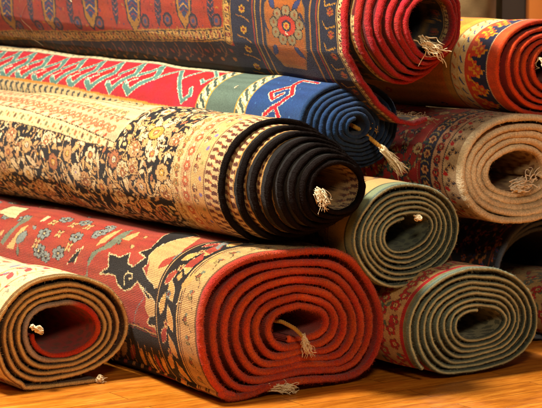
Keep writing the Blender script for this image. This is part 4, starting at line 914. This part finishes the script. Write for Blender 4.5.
def eb(U, X):
    base = three('70522e', 'd4b070', '3e2818', 5)(U, X)
    r = ROLLS['E']; k = smooth01((U - (r.U - .33)) / .04)[..., None]
    g = smooth01((U - (r.U - .62)) / .10)[..., None]
    base = base * (1 - g) + g * two_tone('8a7466', '6a584e', 'b09c88', 6)(U, X)
    return base * (1 - k) + k * two_tone('a82c18', 'b03018', 'b83c20', 7)(U, X)
def ein(U, S):
    r = ROLLS['E']; k = smooth01((U - (r.U - .36)) / .04)[..., None]
    return flat('4a2c18')(U, S) * (1 - k) + k * np.where((np.sin(U * 160) * np.sin(S * 190) > .2)[..., None], hx('7a3018'), hx('9c2412'))
build_rug('E', 'small cream rug at the lower left corner, its hollow centre lined in red', pE, flat('4a3420'), ein, eb, bw=.010, uvis=(.3, .95), mat=M_flat, bmat=M_edge)
pC = paint_C()
def dark_in(f, key='C', w0=.023, gr=.0035, hem='a87c3c'):
    r = ROLLS[key]
    def g(U, S):
        tau = np.interp(U, r.u, r.Tau); w = w0 + gr * np.maximum(tau - 1.2, 0) + .002 * np.sin(U * 40)
        o = f(U, S); o[S < w] = hx('0b0a0c') if key == 'C' else hx('5a1014'); m = (S >= w) & (S < w + .004); o[m] = hx(hem); return o
    return g
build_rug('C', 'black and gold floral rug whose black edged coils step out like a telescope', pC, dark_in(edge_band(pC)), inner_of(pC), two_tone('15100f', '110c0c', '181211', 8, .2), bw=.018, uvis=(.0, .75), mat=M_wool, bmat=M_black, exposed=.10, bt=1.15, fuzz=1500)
def bb(U, X): return two_tone('1c3a64', '101c34', '1a3050', 9)(U, X)
pB = paint_B()
build_rug('B', 'kilim with teal zigzags on red and a deep blue end, under the topmost rug', pB, flat('142c52'), flat('0e1c34'), bb, bw=.012, uvis=(.1, .62), mat=M_flat, bmat=M_edge, exposed=.05)
pA = paint_A()
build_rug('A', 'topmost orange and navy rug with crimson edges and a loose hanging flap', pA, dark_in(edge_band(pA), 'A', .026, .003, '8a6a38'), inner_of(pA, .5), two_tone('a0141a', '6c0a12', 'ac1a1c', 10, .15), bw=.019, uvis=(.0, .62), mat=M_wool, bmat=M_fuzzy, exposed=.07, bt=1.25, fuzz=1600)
def fg(a_, b_, m_, s_):
    g_ = two_tone(a_, b_, m_, s_, .2)
    return g_
def thin_edge(seed, k=1.0):
    cols = [hx('6e7e70') * k, hx('56665c') * k, hx('c2c49c') * k, hx('4a584e') * k, hx('28322c') * k]
    def f(U, X):
        xs = [0, .26, .46, .64, .85]; o = np.empty(X.shape + (3,))
        for i in range(3): o[..., i] = np.interp(X, xs, [c[i] for c in cols])
        return o * (1 + wav(U * 12, seed, .14)[..., None])
    return f
def paint_F(U, S):
    o = choose(U, S, [(S < .03, '7f8a68'), ((S > .03) & (S < .034), '4a5040'), ((S > .034) & (S < .09), 'b89a60'), ((S > .09) & (S < .093), '6a4a2c')], 'a88448')
    m = (S > .1) & (np.sin(U * 140) * np.sin(S * 120) > .25); o[m] = hx('7a3a24')
    m = (S > .1) & (np.sin(U * 140 + 1.5) * np.sin(S * 120 + 1.5) > .6); o[m] = hx('3c4a40')
    return o
build_rug('F', 'grey green rug with thin tight coils, wedged behind the front rug', paint_F, flat('4c5244'), flower_in('5a6450', '3c463c'), thin_edge(11, 1), bw=.010, mat=M_flat, bmat=M_edge, exposed=.04)
pG = paint_G()
build_rug('G', 'olive edged rug with red flowers lying at the lower right of the pile', pG, flat('56583f'), flower_in('7c7a5c', '4a4c3a'), thin_edge(13, 1.1), bw=.012, mat=M_flat, bmat=M_edge, exposed=.04)
pH = paint_H()
build_rug('H', 'thick coiled rug with cream edges, red and navy flowers on its side', pH, flat('c4a674'), flower_in('b89a6c', '7a5434'), two_tone('ecdcb8', 'cfae7c', 'f2e4c4', 17), bw=.022, mat=M_wool, bmat=M_fuzzy, exposed=.04, bt=1.05)
pI = paint_I()
build_rug('I', 'bright orange rug with stepped yellow and blue crosses, upper right', pI, flat('8c2010'), flat('7c1a0e'), two_tone('d04a1c', '8c1c10', 'c84018', 19), bw=.012, mat=M_flat, bmat=M_edge, exposed=.04)
pJ = paint_J(); paint_J2 = edge_band(pJ)
build_rug('J', 'dark loosely rolled rug with a slate edge, in the shadow under the cream edged rug', pJ, paint_J2, flower_in('1a1c26', '33201c'), two_tone('4c5868', '2a303c', '5c6878', 23), bw=.012, mat=M_wool, bmat=M_edge, exposed=.04)
pK = paint_G()
def kb(U, X): return thin_edge(41, .7)(U, X)
build_rug('K', 'small rug with red flowers half hidden at the right edge behind the olive edged rug', pK, flat('3a3a2a'), flat('4a4a38'), kb, bw=.012, mat=M_flat, bmat=M_edge, exposed=.04, uvis=(0, .4), fuzz=300)

# ---------------------------------------------------------------- fringes, tassels and the tying cord
ROOT = {k: o for k, o in zip('EDCBAFGHIJK', [None] * 11)}
roots = [o for o in C.objects if o.type == 'EMPTY']
for k, r in ROLLS.items():
    og = r.origin()
    for o in roots:
        if abs(o.location.x - og[0]) < 1e-5 and abs(o.location.y - og[1]) < 1e-5 and abs(o.location.z - og[2]) < 1e-5: ROOT[k] = o
def WQ(w, q, z): return WX * w + AX * q + np.array([0, 0, z])
def to_local(k, P):
    r = ROLLS[k]; a = TH + r.yaw; d = P - r.origin()
    return np.stack([d[..., 0] * math.cos(a) + d[..., 1] * math.sin(a), -d[..., 0] * math.sin(a) + d[..., 1] * math.cos(a), d[..., 2]], -1)

def tubes(paths, rad, nseg=6):
    """paths: list of (k,3) arrays; rad: list of per-point radii"""
    V, Fq, n = [], [], 0
    for p, r in zip(paths, rad):
        p = np.asarray(p, float); k = len(p); t = np.gradient(p, axis=0); t /= np.linalg.norm(t, axis=1)[:, None] + 1e-9
        ref = np.array([.31, .22, .92]); a_ = np.cross(t, ref); a_ /= np.linalg.norm(a_, axis=1)[:, None] + 1e-9; b_ = np.cross(t, a_)
        an = np.arange(nseg) * 2 * pi / nseg
        ring = p[:, None] + (a_[:, None] * np.cos(an)[None, :, None] + b_[:, None] * np.sin(an)[None, :, None]) * np.asarray(r)[:, None, None]
        ring = np.concatenate([p[:1, None].repeat(nseg, 1), ring, p[-1:, None].repeat(nseg, 1)], 0); k += 2
        V.append(ring.reshape(-1, 3))
        i = np.arange(k - 1)[:, None] * nseg + n; j = np.arange(nseg)[None, :]; j2 = (j + 1) % nseg
        Fq.append(np.stack([i + j, i + j2, i + nseg + j2, i + nseg + j], -1).reshape(-1, 4)); n += k * nseg
    return np.vstack(V), np.vstack(Fq)

def strands(name, key, start, dirv, n, ln, spread, rad, mat, seed=0, curl=.004, droop=.5, parent=None, sr=.002, floor=None):
    """a tuft of loose threads"""
    rs = np.random.RandomState(seed); ps, rr = [], []
    dirv = np.array(dirv, float); dirv /= np.linalg.norm(dirv)
    for i in range(n):
        d = dirv + rs.normal(0, spread, 3); d /= np.linalg.norm(d); L = ln * rs.uniform(.6, 1.15)
        p = np.array(start) + rs.normal(0, sr, 3); pts = []
        ph = rs.uniform(0, 6.28, 3); f = rs.uniform(.8, 2.2, 3)
        for k in range(12):
            t = k / 11
            q = p + d * L * t + curl * t * np.array([math.sin(ph[0] + 6 * f[0] * t), math.sin(ph[1] + 6 * f[1] * t), math.sin(ph[2] + 6 * f[2] * t)]) * 1.0
            q = q + np.array([0, 0, -droop * L * t * t])
            if floor is not None: q[2] = max(q[2], floor + rad)
            pts.append(q)
        ps.append(np.array(pts)); rr.append(np.linspace(rad, rad * .55, 12) * rs.uniform(.8, 1.2))
    V, Fq = tubes(ps, rr)
    return mesh_np(name, to_local(key, V), Fq, mat, parent or ROOT[key])

def twisted(name, key, pts, rad, mat, turns=9, ply=3, parent=None):
    P = np.array(pts, float); m = 60; L = np.r_[0, np.cumsum(np.linalg.norm(np.diff(P, axis=0), axis=1))]
    t = np.linspace(0, L[-1], m); c = np.stack([np.interp(t, L, P[:, i]) for i in range(3)], 1)
    ker = np.ones(7) / 7; c = np.stack([np.convolve(np.pad(c[:, i], 3, mode='reflect', reflect_type='odd'), ker, 'valid') for i in range(3)], 1)
    tg = np.gradient(c, axis=0); tg /= np.linalg.norm(tg, axis=1)[:, None]
    a_ = np.cross(tg, [0.2, .1, 1]); a_ /= np.linalg.norm(a_, axis=1)[:, None]; b_ = np.cross(tg, a_)
    ps = []
    for k in range(ply):
        an = np.linspace(0, turns * 2 * pi, m) + k * 2 * pi / ply
        ps.append(c + (a_ * np.cos(an)[:, None] + b_ * np.sin(an)[:, None]) * rad * .55)
    V, Fq = tubes(ps, [np.full(m, rad * .62)] * ply)
    return mesh_np(name, to_local(key, V), Fq, mat, parent or ROOT[key])

M_white = plain_material('white_cotton', hx('f6efdc'), rough=.9, scale=300, var=.12, bump=.2, sheen=.2)
right = WX; out = -AX; dn = np.array([0, 0, -1.0])
# black gold rug: curly cotton ends beside the hollow centre
strands('fringe', 'C', WQ(2.491, 3.262, .452), out * .7 + dn * .8 + right * .2, 34, .034, .32, .0009, M_fringe, 3, .006, .3, sr=.004)
# front rug: cord from its hollow and the tassel on the floor
c1 = twisted('cord', 'D', [WQ(2.505, 3.46, .150), WQ(2.515, 3.42, .150), WQ(2.522, 3.385, .140), WQ(2.530, 3.365, .124)], .0042, M_cord, 6)
strands('tassel', 'D', WQ(2.530, 3.366, .126), dn * .9 + right * .28 + out * .15, 46, .040, .20, .0008, M_fringe, 5, .004, .1, parent=c1, sr=.0025)
c2 = strands('fringe', 'D', WQ(2.452, 3.379, .021), right + out * .10 + dn * .12, 46, .046, .07, .0012, M_fringe, 16, .003, .12, sr=.0042, floor=.001)
strands('tassel', 'D', WQ(2.488, 3.373, .014), right + out * .1 + np.array([0, 0, .22]), 40, .026, .30, .0010, M_fringe, 6, .004, .3, parent=c2, sr=.004, floor=.001)
# small cream rug: knotted ends
def knot(name, key, c, r, seed):
    rs = np.random.RandomState(seed); ps, rr = [], []
    for i in range(9):
        ph = rs.uniform(0, 6.28, 3); n_ = rs.normal(0, 1, 3); n_ /= np.linalg.norm(n_); a_ = np.cross(n_, [.3, .5, .8]); a_ /= np.linalg.norm(a_); b_ = np.cross(n_, a_)
        t = np.linspace(0, 2 * pi, 14); ps.append(np.array(c) + rs.normal(0, r * .35, 3) + (a_ * np.cos(t)[:, None] + b_ * np.sin(t)[:, None]) * r * rs.uniform(.4, .8)); rr.append(np.full(14, r * .24))
    V, Fq = tubes(ps, rr); return mesh_np(name, to_local(key, V), Fq, M_fringe, ROOT[key])
k1 = knot('fringe_knot', 'E', WQ(2.076, 3.708, .138), .0085, 1); k1b = knot('fringe_knot', 'E', WQ(2.062, 3.708, .145), .006, 2)
strands('tassel', 'E', WQ(2.076, 3.706, .138), right + dn * .2 + out * .3, 10, .012, .5, .0009, M_fringe, 8, .003, .2, parent=k1)
k2 = knot('fringe_knot', 'E', WQ(2.228, 3.712, .008), .0065, 4)
strands('tassel', 'E', WQ(2.222, 3.712, .007), right + out * .2, 16, .020, .35, .0009, M_fringe, 9, .003, .1, parent=k2, floor=.001, sr=.002)
# topmost rug: a fan of threads out of its hollow, and the fringe on the loose flap
strands('fringe', 'A', WQ(2.865, 3.375, .752), right * .8 + dn * .40 + out * .5, 18, .058, .16, .0017, M_fringe, 11, .005, .16, sr=.007)
strands('fringe', 'A', WQ(2.870, 3.37, .748), right * .8 + dn * 1.0 + out * .3, 10, .036, .3, .0011, M_fringe, 12, .006, .2, sr=.005)
M_dull = plain_material('dusty_fringe', hx('8a6c4c'), rough=.95, scale=200, var=.3)
def end_fringe(key, sa, sb, step, ln, mat, seed, rad=.0011, up=0.0):
    rs = np.random.RandomState(seed); ps, rr = [], []; r = ROLLS[key]
    s_ = sa
    while s_ < sb:
        p0 = r.world(r.at(0.0, s_, 0.0)); p1 = r.world(r.at(.01, s_, 0.0)); d0 = p0 - p1; d0 /= np.linalg.norm(d0)
        for q in range(4):
            d = d0 + rs.normal(0, .22, 3) + np.array([0, 0, up]); L = ln * rs.uniform(.6, 1.1); ph = rs.uniform(0, 6.28, 2)
            ps.append(np.array([p0 + d * L * t + np.array([0, 0, -.35 * L * t * t]) + .004 * t * np.array([math.sin(ph[0] + 7 * t), math.cos(ph[1] + 5 * t), math.sin(ph[1] + 9 * t)]) for t in np.linspace(0, 1, 9)])); rr.append(np.linspace(rad, rad * .5, 9))
        s_ += step * rs.uniform(.7, 1.3)
    V, Fq = tubes(ps, rr, 5); return mesh_np('end_fringe', to_local(key, V), Fq, mat, ROOT[key])
end_fringe('A', .0, .22,   .006, .026, M_dull, 14, up=.05)
# grey green rug: knot at its inner end
knot('fringe_knot', 'F', WQ(2.836, 3.348, .361), .0075, 7)
# cream edged rug: stiff threads standing in the hollow
strands('fringe', 'H', WQ(3.20, 3.385, .412), right * .3 + np.array([0, 0, .9]) + out * .3, 7, .034, .35, .0013, M_white, 21, .006, .0, sr=.006)
strands('fringe', 'H', WQ(3.19, 3.42, .402), right * .9 + np.array([0, 0, .12]), 60, .042, .12, .0013, M_white, 24, .003, .1, sr=.007)
strands('fringe', 'I', WQ(3.250, 3.40, .700), dn * .6 + right * .3 + out * .3, 14, .034, .5, .0012, M_fringe, 23, .009, .2, sr=.004)
# kilim: the jute cord that ties it, ending in a brush of cotton
cB = twisted('tie_cord', 'B', [WQ(2.812, 3.66, .565), WQ(2.822, 3.59, .558), WQ(2.845, 3.565, .540), WQ(2.868, 3.54, .512), WQ(2.885, 3.53, .495)], .0048, M_cord, 10)
strands('tassel', 'B', WQ(2.880, 3.532, .500), right * .75 + dn * .75 + out * .15, 90, .075, .10, .0011, M_fringe, 31, .003, .05, parent=cB, sr=.003)
strands('cord_end', 'B', WQ(2.850, 3.56, .540), right * .9 + np.array([0, 0, .25]), 8, .035, .4, .0013, M_cord, 32, .006, .0, parent=cB)

def loose_thread(key, pts, rad, lift=.003):
    r = ROLLS[key]; P = np.array(pts); t = np.linspace(0, 1, 40); k = np.linspace(0, 1, len(P))
    u = np.interp(t, k, P[:, 0]); s = np.interp(t, k, P[:, 1]); u += .0015 * np.sin(t * 17); s += .002 * np.sin(t * 11)
    q = np.array([r.world(r.at(a_, b_, r.t / 2 + .001 + lift * abs(math.sin(7 * c_)))) for a_, b_, c_ in zip(u, s, t)])
    V, Fq = tubes([q], [np.full(40, rad)]); mesh_np('loose_thread', to_local(key, V), Fq, M_dull if rad < .0005 else M_fringe, ROOT[key])
loose_thread('A', [(.345, 1.45), (.30, 1.50), (.26, 1.47), (.235, 1.50), (.215, 1.46)], .00045)
for k, (key, u, s) in enumerate([('A', .42, .70), ('A', .36, 1.2), ('D', .45, .62), ('D', .40, .10), ('C', .40, .8), ('B', .37, .30), ('D', .52, .30), ('A', .33, .22)]):
    loose_thread(key, [(u, s), (u + .005 * math.sin(k), s + .006), (u + .008, s + .011 * math.cos(k))], .0006, .001)

# ---------------------------------------------------------------- behind the pile
def upright(name, label, x, y, r, h, cols, seed, cat):
    root = bpy.data.objects.new(name, None); C.objects.link(root); root.location = (x, y, 0); tag(root, label, cat)
    n, t = 5.2, .010; u = np.linspace(0, n * 2 * pi, 700); rad = r - (u / (2 * pi)) * (r * .8 / n)
    zz = np.linspace(0, h, 60)
    A_ = Acc()
    rs = np.random.RandomState(seed)
    for side in (0, 1):
        rr = rad - side * t * .7; X = rr * np.cos(u); Y = rr * np.sin(u)
        P = np.stack([np.broadcast_to(X[:, None], (700, 60)), np.broadcast_to(Y[:, None], (700, 60)), np.broadcast_to(zz[None], (700, 60)) + .004 * np.sin(u * 2)[:, None]], -1)
        ca, cb = hx(cols[0]), hx(cols[1]); m = .5 + .5 * np.sin(zz * 90)[None, :, None] * np.sin(u * 9)[:, None, None]
        A_.grid(P if side == 0 else P[:, ::-1], np.broadcast_to(ca * m + cb * (1 - m), P.shape), np.stack(np.broadcast_arrays((u * r)[:, None], zz[None]), -1))
    A_.make('woven_sheet', M_flat, root)
    rr = rad - t * .35; zt = h + .004 * np.sin(u * 2)
    V, Fq = tubes([np.stack([rr * np.cos(u), rr * np.sin(u), zt], 1)], [np.full(700, t * .5)])
    mesh_np('bound_edge', V, Fq, M_cord, root); return root
upright('standing_rug', 'beige rug rolled upright, standing behind the pile', .545, 5.75, .12, 1.25, ('8f7a54', '6f5a3a'), 3, 'rolled rug')
M_dark = plain_material('dark_stained_wood', (.018, .010, .006), rough=.5, scale=20, var=.4, bump=.2, stretch=(1, 1, .1))
M_cab = plain_material('orange_varnished_wood', (.42, .13, .022), rough=.35, scale=14, var=.35, bump=.1, stretch=(1, 1, .12))
cab = bpy.data.objects.new('wooden_cabinet', None); C.objects.link(cab); cab.location = (1.05, 6.3, 0); tag(cab, 'orange wooden cabinet with a dark side post, behind the pile', 'cabinet')
box('door_panel', -.245, .6, 0, .03, .06, 1.9, M_cab, cab); box('post', -.335, -.25, -.02, .06, 0, 1.95, M_dark, cab); box('plinth', -.245, .6, .01, .05, 0, .055, M_dark, cab)
box('cabinet_top', -.345, .62, -.03, .45, 1.955, 1.99, M_dark, cab); box('side_panel', -.33, -.30, .065, .44, 0, 1.95, M_cab, cab)
